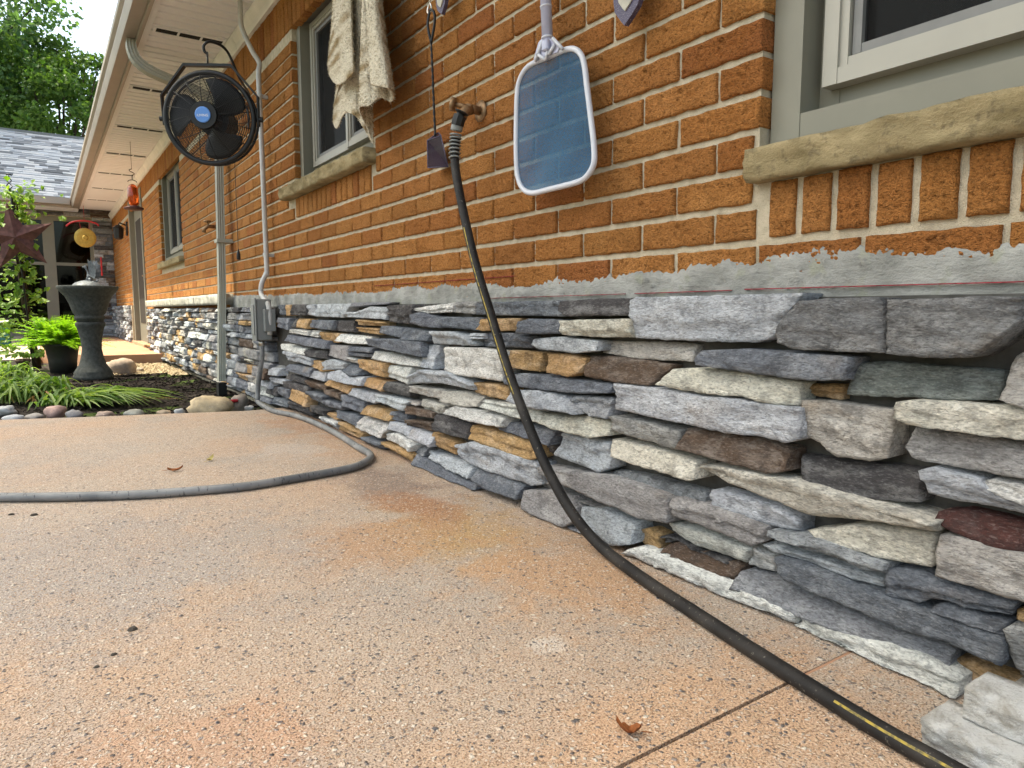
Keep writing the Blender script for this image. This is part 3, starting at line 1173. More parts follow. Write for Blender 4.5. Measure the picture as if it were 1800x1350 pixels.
CROPS = {'A': (460, 500, 3.97), 'B': (700, 480, 3.552), 'C': (1050, 480, 3.5525), 'D': (1400, 480, 3.5525), 'E': (900, 820, 3.553), 'F': (1300, 820, 2.548)}
STONES = '''
C L 205,165 250,148 700,135 1290,118 / 190,340 230,412 600,432 960,440 1090,400 1190,280 / .07
C P 15,420 250,422 450,428 620,440 / 20,500 100,515 390,552 605,555 / .05
C S 612,510 650,478 900,470 1300,500 1563,520 / 610,580 760,600 1000,640 1240,675 1400,680 1530,678 / .082
C C 455,592 640,590 900,620 1250,680 / 380,700 560,740 740,765 900,775 1100,830 1250,838 / .075
D T 40,682 300,692 / 60,750 100,775 290,800 / .05
C B -78,512 100,520 300,545 445,575 / -75,640 0,665 150,690 340,705 / .066
C L 90,685 400,720 620,765 800,775 1050,815 1265,840 / 95,855 300,900 520,945 800,1005 1000,1025 1190,1072 1285,1040 / .08
D P 15,790 200,800 420,840 600,850 / 50,1010 250,1150 450,1185 590,1165 / .066
C Q 80,885 250,920 510,980 / 80,985 250,1050 420,1100 500,1112 / .07
C B 535,965 800,1005 1000,1040 1190,1100 / 505,1095 700,1150 900,1205 1070,1255 1185,1245 / .072
C C 55,1035 250,1080 450,1135 610,1180 / 75,1150 250,1205 450,1260 590,1300 625,1295 / .076
E G 600,20 750,40 950,95 1225,165 / 615,70 800,125 1000,185 1220,240 / .062
F C -199,-5 -100,0 0,20 250,70 560,155 890,245 / -190,30 -100,75 0,115 200,190 290,235 600,255 885,300 / .082
F C 290,285 500,262 700,275 880,300 / 330,310 430,360 700,430 865,455 / .07
D K -134,370 -60,240 20,165 200,152 520,145 / -125,440 -30,478 250,500 535,512 / .078
D K 535,160 800,150 1415,135 / 540,512 800,535 1090,542 1250,440 1405,300 / .08
D N 340,560 500,545 800,570 1290,605 / 305,765 500,780 740,785 1000,805 1270,800 / .06
D P 1320,520 1421,460 1600,430 / 1280,800 1421,850 1600,890 / .07
D C 605,800 700,785 1000,805 1421,850 1600,870 / 605,905 700,950 900,985 1200,1030 1421,1055 1600,1075 / .082
D Q 690,960 780,970 1100,1010 1421,1060 1600,1085 / 680,1090 740,1165 870,1190 1100,1230 1421,1285 1600,1320 / .068
F D 250,-58 430,-25 620,-10 805,12 / 275,70 400,110 600,150 700,160 820,165 / .064
F L 808,12 860,0 1000,30 1075,60 1130,110 1274,165 1340,190 / 830,130 950,160 1274,232 1340,250 / .074
F W 1080,65 1130,55 1274,80 1380,95 / 1085,105 1200,150 1274,170 1380,190 / .076
F R 870,200 970,192 1150,230 1380,290 / 885,235 980,300 1140,365 1380,420 / .066
F P 895,300 1000,325 1150,370 1380,425 / 870,495 1000,540 1200,610 1380,670 / .078
F G 100,288 330,318 655,440 / 105,325 300,388 560,470 650,485 / .082
F L 95,340 300,392 480,448 655,505 / 140,385 300,440 500,515 645,552 / .066
F S 655,450 800,480 1000,545 1220,625 / 640,580 800,620 860,595 1000,645 1200,690 / .074
F S 845,620 900,608 1050,665 1190,710 / 845,650 950,680 1180,762 / .075
F S 145,405 260,435 460,525 700,600 1000,705 1195,770 / 140,460 200,520 330,575 500,650 760,745 950,810 1190,895 / .082
F G -15,470 200,540 380,610 600,690 800,760 945,825 / -22,545 60,580 250,655 450,740 700,850 850,920 930,940 / .078
E W 680,535 750,508 900,555 1100,640 1400,760 1765,925 / 700,590 860,680 1000,740 1200,840 1400,920 1750,1012 / .090
F W 260,670 400,740 600,790 800,860 980,965 / 220,755 270,800 400,860 520,900 600,940 750,1000 980,1060 / .092
F T 945,865 1030,870 1150,930 1380,1000 / 985,970 1010,1000 1100,1040 1380,1090 / .06
F T 1225,640 1274,645 1380,665 / 1225,690 1274,715 1380,745 / .062
F Q 1190,710 1274,725 1380,755 / 1200,850 1240,920 1380,985 / .078
E Q 140,0 330,30 560,55 760,110 985,200 / 150,50 340,135 560,235 800,335 975,362 / .082
E Q 160,80 250,100 420,215 600,265 755,338 / 160,130 300,185 380,230 740,365 / .06
E Q 45,150 200,150 330,190 390,260 / 60,270 200,340 310,395 395,350 / .08
E L 400,255 560,265 760,365 / 390,380 480,400 640,500 760,490 / .072
E G 330,372 420,402 480,422 600,510 / 310,410 430,465 610,550 / .078
E T 765,385 850,390 930,430 / 765,450 800,510 900,545 / .06
E B 930,495 1000,475 1200,562 1410,635 / 935,560 1000,620 1150,690 1280,735 1390,725 / .07
E D 910,430 980,432 1130,520 1340,600 / 930,488 1000,472 1200,560 1340,632 / .058
E Q 990,190 1200,240 1400,310 1550,390 / 985,300 1100,360 1300,430 1460,515 1540,490 / .084
E W 985,340 1100,375 1300,445 1500,515 / 985,420 1100,500 1300,570 1440,615 / .064
F W 55,358 150,405 / 15,445 130,488 / .06
F L -130,100 0,130 150,180 270,240 / -132,190 0,235 150,285 265,302 / .07
E S 1400,640 1500,650 1560,670 / 1390,755 1480,790 1540,815 / .05
B S 480,182 600,176 1000,165 / 478,262 600,268 1015,275 / .07
B D 1000,172 1200,156 1450,150 / 1010,240 1060,275 1450,268 / .072
B T 515,282 750,278 / 508,360 720,368 / .064
B S 740,300 800,280 1005,285 / 735,380 850,385 1000,382 / .07
B C 1005,292 1200,285 1450,280 / 995,390 1200,405 1450,408 / .076
B L 820,405 1000,395 1250,420 / 815,450 870,480 1100,505 1250,490 / .07
B S 550,370 700,370 820,390 / 465,460 700,470 815,475 / .058
B L 420,372 520,375 / 440,412 515,415 / .07
B L 185,358 300,362 430,400 455,440 / 185,445 300,452 448,458 / .076
B W 285,458 450,462 655,485 / 285,605 350,640 500,660 650,682 / .078
B L 130,440 250,450 / 145,590 235,605 / .06
B T 665,480 760,480 885,495 / 690,590 780,605 885,620 / .066
B T 890,495 1050,505 1165,530 / 930,625 1090,650 1160,625 / .07
B S 640,640 760,620 1000,650 1330,690 / 650,700 900,735 1150,760 1325,755 / .07
B L 690,730 850,730 1000,765 1095,860 / 690,800 800,840 1000,870 1110,890 / .082
B G 990,768 1130,762 1325,778 / 1100,850 1180,900 1315,915 / .07
B T 460,680 600,690 690,720 / 455,750 570,780 690,805 / .066
B W 500,790 700,820 880,860 / 500,840 700,900 890,945 / .076
B C 890,870 1000,895 1150,890 1310,930 / 900,940 1000,980 1200,1030 1310,1022 / .078
B S 640,920 800,945 980,980 / 620,975 760,1020 955,1080 / .066
B D 860,1040 900,1045 980,1075 / 870,1090 900,1110 950,1140 / .05
B T 440,945 600,990 850,1060 / 435,1040 600,1100 800,1180 860,1160 / .076
B L 990,1000 1150,1025 1310,1060 / 945,1140 1100,1200 1240,1255 1315,1230 / .07
B L 350,1070 450,1050 650,1115 860,1190 / 350,1140 450,1215 650,1290 800,1340 865,1332 / .084
B D 215,880 300,890 430,945 / 215,980 330,1020 430,1040 / .076
B T 215,990 350,1060 / 210,1080 345,1140 / .068
B S 475,1225 600,1260 760,1330 / 475,1290 550,1350 740,1420 / .074
B L 165,1110 320,1165 460,1220 / 190,1160 350,1250 455,1285 / .076
B S 90,1130 200,1185 350,1262 480,1325 / 90,1195 250,1280 400,1350 480,1400 / .082
B W 290,850 350,825 450,850 640,905 / 290,880 450,930 640,970 / .08
B P 130,785 290,830 / 130,855 290,890 / .066
B P 270,735 400,740 505,770 / 270,805 430,840 500,838 / .072
B P 70,700 280,730 / 60,745 270,795 / .07
B L 60,640 130,600 300,620 450,700 / 60,690 250,695 450,740 / .082
A D 865,145 1045,135 / 855,260 1040,285 / .07
A W 1050,160 1330,120 / 1050,180 1160,205 1330,195 / .07
A Q 1335,118 1475,115 / 1335,200 1475,212 / .074
A S 1030,210 1090,190 1200,220 1240,295 / 1035,275 1130,300 1230,308 / .076
A S 1225,222 1530,225 / 1235,300 1520,328 / .068
A T 1535,235 1580,238 / 1515,320 1575,328 / .062
A S 830,285 980,300 / 815,340 980,380 / .072
A S 980,300 1155,320 / 980,390 1155,402 / .066
A S 735,375 900,380 1090,400 / 735,430 900,470 1100,515 / .082
A W 770,460 900,478 1100,530 / 770,520 950,560 1100,578 / .064
A W 865,560 1030,575 / 850,640 1020,700 / .07
A L 590,190 650,190 740,150 860,160 / 590,230 750,240 850,250 / .076
A G 620,125 880,120 / 620,165 740,148 870,140 / .066
A L 375,135 615,130 / 375,225 560,235 / .07
A L 305,140 368,138 / 305,215 368,225 / .064
A D 205,138 298,138 / 195,215 298,220 / .07
A T 170,140 200,140 / 170,222 195,218 / .066
A S 110,140 165,140 / 110,212 165,215 / .06
A S 95,230 190,235 / 95,300 185,322 / .066
A D 195,235 236,236 / 192,300 234,304 / .056
A T 240,235 325,238 / 240,302 325,312 / .07
A S 335,245 500,250 / 335,300 490,325 / .072
A D 505,248 640,250 / 500,325 640,337 / .062
A T 655,240 850,258 / 650,285 850,298 / .07
A T 645,295 815,305 / 645,330 810,355 / .064
A W 195,310 320,322 / 190,340 320,362 / .076
A W 326,318 400,325 / 326,362 395,372 / .07
A S 165,350 300,368 450,392 / 170,395 300,432 450,455 / .078
A T 400,328 535,340 / 395,375 440,408 530,410 / .066
A W 540,342 740,365 / 520,395 640,418 735,420 / .07
A W 125,412 300,447 / 140,455 300,500 / .072
A D 303,447 450,462 / 303,500 450,525 / .064
A Q 455,420 610,425 / 455,500 600,540 / .07
A S 612,432 760,440 / 610,468 760,482 / .074
A S 612,472 765,485 / 610,500 765,516 / .066
A W 605,505 652,520 / 600,545 650,558 / .066
A T 655,520 850,550 / 655,580 760,630 860,655 / .076
A L 135,460 230,475 330,520 / 170,530 330,570 / .074
A T 335,522 410,535 / 335,570 440,612 / .064
A L 415,540 470,520 570,550 / 430,600 560,592 / .078
A S 550,548 610,552 680,600 / 560,605 620,640 680,640 / .07
A L 440,612 520,595 600,645 700,642 / 450,660 600,700 700,712 / .082
A T 705,645 870,675 / 690,700 850,750 / .07
A D 870,672 1040,710 / 850,742 1020,790 / .066
A T 450,665 620,710 / 450,700 610,765 / .066
A S 165,555 335,580 / 165,600 330,650 / .076
A D 175,622 300,655 / 180,660 300,700 / .06
A L 340,600 440,612 / 335,650 440,682 / .068
A L 625,720 810,770 / 620,770 780,835 / .078
A L 800,765 1000,820 / 790,810 960,890 / .08
A B 300,665 450,710 / 310,720 445,752 / .062
A D 155,672 310,710 / 155,720 310,765 / .06
A T 190,720 310,775 / 185,800 310,860 / .074
A S 305,742 425,780 / 300,790 420,842 / .07
A B 430,728 535,760 / 430,780 535,815 / .064
A S 422,800 560,850 / 420,850 555,885 / .066
A S 545,765 710,820 / 545,850 705,912 / .074
A T 720,840 900,895 / 705,905 890,960 / .07
A S 900,882 1000,905 / 895,945 1000,975 / .066
A B 1000,842 1190,895 / 1000,905 1190,940 / .074
A B 1000,940 1190,960 / 990,990 1190,1035 / .066
A W 680,920 790,960 890,990 / 650,1000 830,1080 880,1020 / .078
A S 510,875 680,925 / 510,930 670,1000 / .07
A W 400,918 520,965 / 395,950 515,1025 / .06
A T 530,955 690,1045 / 525,1015 690,1090 / .072
A D 325,840 440,880 / 320,890 435,922 / .066
A D 180,812 330,850 / 175,860 340,920 / .064
A S 80,782 170,820 / 78,835 170,862 / .064
A S 115,715 180,735 / 110,770 180,805 / .066
A L 40,578 118,585 / 35,630 118,642 / .07
A L 45,640 150,665 / 45,680 150,700 / .07
A Q 50,560 130,565 / 120,590 165,650 / .05
A D 35,700 105,715 / 40,760 100,785 / .06
A L 885,952 1020,1000 / 885,1010 1015,1060 / .074
A L 1020,1005 1195,1060 / 1015,1070 1180,1140 / .076
A W 855,1035 940,1035 1050,1120 / 860,1090 1040,1170 / .078
A T 825,1095 1050,1190 / 830,1130 1040,1250 / .08
A S 690,1062 835,1110 / 680,1110 770,1165 830,1160 / .074
A G 1060,1115 1150,1145 / 1060,1175 1150,1200 / .06
A P 990,802 1100,830 / 985,820 1095,850 / .07
A T 440,885 520,910 / 440,915 520,955 / .06
'''
near_boxes = []
for ln in STONES.strip().splitlines():
    hd, bt, dp = ln.split(' / ')
    hd = hd.split()
    ox, oy, sc = CROPS[hd[0]]
    dq = .066 + (float(dp) - .07) * 1.35 + random.uniform(-.005, .005)
    cv = lambda q: pw(ox + float(q.split(',')[0]) / sc, oy + float(q.split(',')[1]) / sc, -dq)
    top = [cv(q) for q in hd[2:]]
    bot = [cv(q) for q in bt.split()]
    gz, gy = .0017, .0013
    top = [(p[0], p[1] - gz) for p in top]
    bot = [(p[0], p[1] + gz) for p in bot]
    sg = 1 if top[-1][0] > top[0][0] else -1
    for q in (top, bot):
        q[0] = (q[0][0] + sg * gy, q[0][1])
        q[-1] = (q[-1][0] - sg * gy, q[-1][1])
    stone(top, bot, hd[1], dq)
    ys = [p[0] for p in top + bot]
    zs = [p[1] for p in top + bot]
    near_boxes.append((min(ys), max(ys), min(zs), max(zs)))


# the far end and the stretch beside the camera: coursed the same way
def courses(y0, y1, z0, z1, wts, coarse, big=1.0):
    z = z0
    zs = [z0]
    while z < z1 - .02:
        z += random.uniform(.028, .068) * big
        zs.append(min(z, z1))
    for a, b in zip(zs, zs[1:]):
        if b - a < .018:
            continue
        y = y0 + random.uniform(-.05, .0)
        while y < y1:
            l = random.uniform(.09, .34) * big
            e = min(y + l, y1)
            if e - y < .04:
                break
            j = lambda s=.004: random.uniform(-s, s)
            g = .0035
            code = random.choice(wts)
            n = 3
            top = [(y + g + (e - y - 2 * g) * t / n, b - g + j()) for t in range(n + 1)]
            bot = [(y + g + (e - y - 2 * g) * t / n, a + g + j()) for t in range(n + 1)]
            stone(top, bot, code, None, coarse)
            y = e


courses(3.98, 9.40, 0.0, .552, 'LLGGSSWQTQPDQCTB', True, .98)
courses(-.75, .345, 0.0, .552, 'LLLGSWWCQP', True, 1.5)

# low pier of the same stone past the door, cap stones over the far stretch
m = MB()
m.box(-.03, .007, 11.4, 14.2, .06, .6)
m.build('stone_veneer', 'mortar', house)
veneer_b = veneer
for i in range(9):
    z = .07 + i * .06
    y = 11.42 + random.uniform(0, .1)
    while y < 14.1:
        e = min(14.18, y + random.uniform(.15, .35))
        stone([(y + .004, z + .056), (e - .004, z + .056)], [(y + .004, z + .004), (e - .004, z + .004)], random.choice('LGGSWD'), None, True)
        y = e
y = 5.06
for l in (1.0, 1.25, .95, 1.0):
    rough_block(y + .004, y + l - .004, .572, .645, -.085, .004, 31 + y, .006, 24, 4).build('cap_stone', 'cap_stone', veneer, smooth=True)
    y += l

# ---------------------------------------------------------------- soffit, frieze, gutter, roof
ZS = 2.205
XE = -.50
m = MB()
m.box(XE - .01, .05, Y0, 13.65, ZS + .017, ZS + .035)
soffit = m.build('soffit', 'soffit', house)
pmesh = None
PWID = .1015
VENTS = [3.47, 4.77, 6.06, 7.38, 8.66, 9.94, 11.2, 12.4]
y = Y0
k = 0
while y < 13.6:
    if pmesh is None:
        m = MB()
        prof = [(0, .016), (.004, .016), (.010, 0), (PWID - .016, 0), (PWID - .008, .004), (PWID - .0005, .016)]
        vs = [(x, a, b) for x in (XE, -.03) for a, b in prof]
        n = len(prof)
        m.add(vs, [(i, i + 1, n + i + 1, n + i) for i in range(n - 1)] + [tuple(range(n)), tuple(range(2 * n - 1, n - 1, -1))])
        o = m.build('soffit_panel', 'soffit', soffit)
        pmesh = o.data
    else:
        o = bpy.data.objects.new('soffit_panel', pmesh)
        COL.objects.link(o)
        o.parent = soffit
    o.location = (0, y, ZS)
    y += PWID
    k += 1
for vy in VENTS:
    m = MB()
    L0, L1 = -.445, -.06
    # frame with three slots
    wd = .072
    m.box(L0 - .008, L1 + .008, vy - wd / 2 - .008, vy - wd / 2, ZS - .006, ZS + .002)
    m.box(L0 - .008, L1 + .008, vy + wd / 2, vy + wd / 2 + .008, ZS - .006, ZS + .002)
    for i in range(4):
        x = L0 + (L1 - L0) * i / 3
        m.box(x - .006, x + .006, vy - wd / 2, vy + wd / 2, ZS - .0055, ZS + .002)
    ve = m.build('soffit_vent', 'soffit', soffit)
    for i in range(3):
        a, b = L0 + (L1 - L0) * i / 3 + .006, L0 + (L1 - L0) * (i + 1) / 3 - .006
        m = MB()
        m.box(a, b, vy - wd / 2, vy + wd / 2, ZS - .0025, ZS + .001)
        m.build('slot_shade', 'shadow_gap', ve)  # dark plate stands in for the shade inside each vent slot
# frieze: board and moulding where brick meets soffit
m = MB()
prof = [(.004, ZTOP - .004), (-.018, ZTOP - .004), (-.022, ZTOP + .01), (-.024, ZTOP + .03), (-.034, ZTOP + .045), (-.046, ZTOP + .062), (-.05, ZS - .012), (-.05, ZS - .002), (.004, ZS - .002)]
n = len(prof)
for a, b in ((Y0, 4.6), (4.604, 8.2), (8.204, 14.2)):
    vs = [(x, yy, z) for yy in (a, b) for x, z in prof]
    mm = MB()
    mm.add(vs, [(i, (i + 1) % n, n + (i + 1) % n, n + i) for i in range(n)] + [tuple(range(n)), tuple(range(2 * n - 1, n - 1, -1))])
    mm.build('frieze_board', 'frieze', house)
# soffit outer J trim, fascia, gutter
m = MB()
m.box(XE - .002, XE + .035, Y0, 13.6, ZS - .006, ZS + .001)
m.build('soffit_trim', 'soffit', soffit)
m = MB()
m.box(XE - .022, XE - .003, Y0, 13.6, ZS - .018, ZS + .13)
m.build('fascia', 'gutter', house)


def gutter_mesh(y0, y1):
    prof = [(-.023, .12), (-.023, .01), (-.095, .006), (-.10, .02), (-.112, .06), (-.108, .085), (-.128, .10), (-.130, .128), (-.118, .130), (-.118, .118), (-.10, .10), (-.03, .02)]
    n = len(prof)
    vs = [(XE + x, yy, ZS - .005 + z) for yy in (y0, y1) for x, z in prof]
    m = MB()
    m.add(vs, [(i, (i + 1) % n, n + (i + 1) % n, n + i) for i in range(n)] + [tuple(range(n)), tuple(range(2 * n - 1, n - 1, -1))])
    return m


gut = gutter_mesh(Y0, 13.55).build('gutter', 'gutter', house)
# main roof above the eave
m = MB()
m.add([(XE - .10, Y0 - .3, ZS + .155), (XE - .10, 14.2, ZS + .155), (3.8, 17.8, 3.9), (3.8, Y0 - .3, 3.9),
       (XE - .10, Y0 - .3, ZS + .135), (XE - .10, 14.2, ZS + .135), (3.8, 17.8, 3.88), (3.8, Y0 - .3, 3.88)],
      [(0, 1, 2, 3), (7, 6, 5, 4), (0, 4, 5, 1), (1, 5, 6, 2), (2, 6, 7, 3), (3, 7, 4, 0)])
m.build('roof', 'shingle', house)
m = MB()
m.box(.30, 4, Y0 - .3, 17, -.1, 2.35)
m.f = m.f[1:]
m.mi = m.mi[1:]
m.build('rear_wall', 'room', house, fix=False)

# ---------------------------------------------------------------- downspout with gutter elbow
dsx, dsy = -.115, 5.05
DW, DD = .052, .075


def rect_sweep(pts, wx, wy, name, mat, parent, ribs=True):
    """rectangular fluted pipe along a path (pts: (pos, xdir, ydir))"""
    m = MB()
    prof = []
    nr = 3
    for i in range(nr * 4):
        t = i / (nr * 4)
        prof.append((-wx / 2 + wx * t, -wy / 2 + (.003 if i % 4 in (1, 2) else 0)))
    for i in range(nr * 4):
        t = i / (nr * 4)
        prof.append((wx / 2 - (.003 if i % 4 in (1, 2) else 0), -wy / 2 + wy * t))
    for i in range(nr * 4):
        t = i / (nr * 4)
        prof.append((wx / 2 - wx * t, wy / 2 - (.003 if i % 4 in (1, 2) else 0)))
    for i in range(nr * 4):
        t = i / (nr * 4)
        prof.append((-wx / 2 + (.003 if i % 4 in (1, 2) else 0), wy / 2 - wy * t))
    n = len(prof)
    vs = []
    for c, xd, yd in pts:
        for a, b in prof:
            vs.append(Vector(c) + Vector(xd) * a + Vector(yd) * b)
    fs = []
    for k in range(len(pts) - 1):
        for i in range(n):
            j = (i + 1) % n
            fs.append((k * n + i, k * n + j, (k + 1) * n + j, (k + 1) * n + i))
    m.add(vs, fs)
    return m.build(name, mat, parent)


X_, Y_ = Vector((1, 0, 0)), Vector((0, 1, 0))
pipe = rect_sweep([((-.105, 5.05, .045), X_, Y_), ((-.075, 5.05, .70), X_, Y_), ((-.052, 5.05, 1.86), X_, Y_)], .044, .062, 'downspout', 'downspout', house)
epts = []
path = smooth_path([(-.545, 5.05, ZS - .0), (-.545, 5.05, ZS - .05), (-.515, 5.05, ZS - .12), (-.42, 5.05, ZS - .175), (-.20, 5.05, ZS - .235), (-.10, 5.05, ZS - .28), (-.060, 5.05, ZS - .33), (-.052, 5.05, ZS - .36)], 5)
for i, p in enumerate(path):
    a = path[max(0, i - 1)]
    b = path[min(len(path) - 1, i + 1)]
    t = (b - a).normalized()
    xd = Y_.cross(t).normalized()
    rib = 1 + (.05 if i % 2 == 0 and (4 < i < 16 or i > 22) else 0)
    epts.append((p, xd * rib, Y_ * rib))
rect_sweep(epts, .052, .070, 'elbow', 'downspout', pipe)
m = MB()
m.box(-.132, -.078, 5.012, 5.088, -.05, .035)
m.build('drain_adapter', 'black_plastic', pipe)
for z in (1.0,):
    m = MB()
    m.box(-.102, .004, 5.004, 5.096, z - .012, z + .012)
    m.build('strap', 'downspout', pipe)

# ---------------------------------------------------------------- the far wing across the yard
YW = 14.2
ZE = 2.30
m = MB()
holes = [(-2.9, -.30, .10, 2.13)]
for a, b, c, d in rect_minus(-6.5, .16, -.1, 2.32, holes):
    m.box(a, b, YW, YW + .16, c, d)
wing = m.build('wing_wall', 'mortar', house)


def wing_stone(x0, x1, z0, z1, code):
    m = MB()
    d = random.uniform(.03, .07)
    nx, nz = 4, 2
    vs = []
    for j in range(nz + 1):
        for i in range(nx + 1):
            x = x0 + (x1 - x0) * i / nx
            z = z0 + (z1 - z0) * j / nz
            e = (i in (0, nx)) or (j in (0, nz))
            vs.append((x, YW - d + (.012 if e else 0) + .012 * fbm(x * 20, z * 30, d * 99, 3), z + .004 * fbm(x * 30, z * 9, 2, 2)))
    fs = [(j * (nx + 1) + i, j * (nx + 1) + i + 1, (j + 1) * (nx + 1) + i + 1, (j + 1) * (nx + 1) + i) for j in range(nz) for i in range(nx)]
    ring = [0, 1, 2, 3, 4, 9, 14, 13, 12, 11, 10, 5]
    o = len(vs)
    vs += [(vs[r][0], YW + .01, vs[r][2]) for r in ring]
    fs += [(ring[k], o + k, o + (k + 1) % 12, ring[(k + 1) % 12]) for k in range(12)]
    m.add(vs, fs)
    ob = m.build('stone', 'stone', wing)
    ob.color = (*jit(STC[code], .1), 1)


z = .07
while z < 2.12:
    h = random.uniform(.05, .085)
    x = -.30
    while x < .0:
        l = random.uniform(.14, .30)
        e = min(x + l, 0.0)
        if e > -.05:
            e = 0.0
        wing_stone(x + .003, e - .003, z + .003, z + h - .003, random.choice('SGDQBSL'))
        x = e
    z += h
x = -4.2
while x < 0:
    e = min(x + random.uniform(.15, .4), 0)
    for zz in (2.135, 2.205):
        wing_stone(x + .003, e - .003, zz, zz + .06, random.choice('SGDDQB'))
    x = e
# glazed doors
m = MB()
xs = [-2.9, -1.85, -.90, -.30]
m.box(-2.9, -.30, YW + .02, YW + .12, 2.05, 2.13)
m.box(-2.9, -.30, YW + .02, YW + .12, .10, .22)
for x, wd in ((-2.86, .08), (-1.9, .10), (-.945, .17), (-.325, .05)):
    m.box(x - wd / 2, x + wd / 2, YW + .018, YW + .118, .22, 2.05)
m.box(-1.85, -1.03, YW + .03, YW + .10, 1.30, 1.35)
m.box(-.86, -.35, YW + .03, YW + .10, 1.30, 1.35)
gd = m.build('glazed_door', 'trim', house)
for a, b in ((-2.82, -1.95), (-1.85, -1.03), (-.86, -.35)):
    for c, d in ((.22, 1.30), (1.35, 2.05)):
        m = MB()
        m.box(a + .001, b - .001, YW + .06, YW + .066, c + .001, d - .001)
        m.build('pane', 'glass', gd)
m = MB()
m.box(-3.4, .1, YW + .17, YW + 3, .0, 2.3)
m.f = [f for i, f in enumerate(m.f) if i != 2]
m.mi = m.mi[:len(m.f)]
m.build('room_box', 'room', gd, fix=False)
# wing roof: boarded deck, courses of shingles, gutter and fascia
m = MB()
m.box(-7, XE - .02, 13.56, 13.58, ZE - .10, ZE + .03)
m.build('fascia', 'gutter', house)
m = MB()
m.box(-7, XE - .13, 13.45, 13.555, ZE - .06, ZE + .045)
m.build('gutter', 'gutter', house)
m = MB()
m.box(-7, XE, 13.59, 14.21, ZE - .09, ZE - .075)
m.build('soffit', 'soffit', house)
YR, ZR = 18.0, 4.24
m = MB()
m.add([(-9, 13.5, ZE + .03), (.2, 13.5, ZE + .03), (3.4, YR, ZR - .02), (-9, YR, ZR - .02), (-9, 22.5, ZE), (3.4, 22.5, ZE)], [(0, 1, 2, 3), (3, 2, 5, 4)])
deck = m.build('roof', 'shingle', house)
m = MB()
rows = 34
for r in range(rows):
    t0, t1 = r / rows, (r + 1) / rows
    ya, za = 13.46 + (YR - 13.46) * t0, ZE + .04 + (ZR - ZE - .04) * t0
    yb, zb = 13.46 + (YR - 13.46) * (t1 + .01), ZE + .04 + (ZR - ZE - .04) * (t1 + .01)
    x = -5.5 + random.uniform(0, .2)
    xmax = -.62 + .1 + (3.0 * max(0, t0 - .0)) * .9
    while x < xmax:
        l = random.uniform(.10, .33)
        h = random.choice((.006, .012, .016))
        x2 = min(x + l, xmax + .05)
        m.add([(x, ya, za + h), (x2, ya, za + h), (x2, yb, zb), (x, yb, zb), (x, ya, za - .012), (x2, ya, za - .012)], [(0, 1, 2, 3), (4, 5, 1, 0)])
        x = x2
sh = m.build('shingle', 'shingle', deck, fix=False)
sh['kind'] = 'stuff'
m = MB()
m.box(-7, 3.4, YR - .10, YR + .10, ZR - .05, ZR + .015)
m.build('ridge_cap', 'screen_frame', deck)

# ================================================================== THINGS ON THE WALL
# ---- garden spigot
sp = wallp(815, 190, -.06)
spig = tag(empty('garden_spigot', (0, sp.y, sp.z)), 'weathered brass spigot on the brick wall with the black hose on it', 'spigot')
m = MB()
m.lathe([(.030, 0), (.031, .004), (.018, .007)], n=20)
m.v = [(-z, x, y) for x, y, z in m.v]
m.build('flange', 'brass', spig, True)
m = MB()
m.tube([(0, 0, .0), (-.05, 0, .002)], .013, 12)
m.tube([(-.035, 0, .0), (-.05, 0, -.004), (-.062, 0, -.016), (-.066, 0, -.03)], [.015, .016, .015, .014], 12)
m.build('body', 'brass', spig, True)
m = MB()
m.tube([(-.045, .0, .004), (-.062, .018, .012), (-.075, .03, .016)], [.008, .007, .006], 8)
m.tube([(-.072, .028, .014), (-.080, .036, .017)], [.020, .020], 14)
m.build('handle', 'brass', spig, True)
# second, older spigot further along
s2 = wallp(368, 398, -.05)
sg2 = tag(empty('garden_spigot', (0, s2.y, s2.z)), 'small corroded spigot on the brick beside the downspout', 'spigot')
m = MB()
m.tube([(.0, 0, 0), (-.06, 0, 0), (-.085, 0, -.02), (-.09, 0, -.045)], [.014, .014, .013, .015], 8)
m.build('body', 'brass', sg2, True)
m = MB()
m.tube([(-.055, 0, .0), (-.062, 0, .03)], .006, 6)
m.lathe([(.026, .03), (.028, .035), (.024, .042)], (-.062, 0, 0), 10)
m.build('handle', 'brass', sg2, True)

# ---- the black hose
hpx = [(812, 196, -.105), (806, 212, -.112), (801, 240, -.116), (800, 290, -.122), (812, 360, -.128), (835, 460, -.134), (862, 550, -.140), (893, 650, -.146), (930, 750, -.150), (965, 830, -.152), (1008, 905, -.150)]
HP = [wallp(*q) for q in hpx]
HR = .0122
HP += [gnd(1058, 962, .022), gnd(1130, 1017, .0135)] + [gnd(x, y, .0125) for x, y in [(1230, 1083), (1330, 1148), (1450, 1224), (1560, 1291), (1680, 1358), (1800, 1425)]]
HP += [Vector((-.30, .10, .0125)), Vector((-.30, -.3, .0125)), Vector((-.4, -1.0, .0125))]
hp = smooth_path(HP, 14)
hose = tag(empty('garden_hose', (hp[0].x, hp[0].y, 0)), 'black rubber garden hose with a yellow stripe running from spigot to patio', 'hose')


def local(o, pts): return [Vector(p) - o.location for p in pts]


m = MB()
m.tube(local(hose, hp[28:]), HR, 14)
m.build('hose_tube', 'hose_rubber', hose, True)
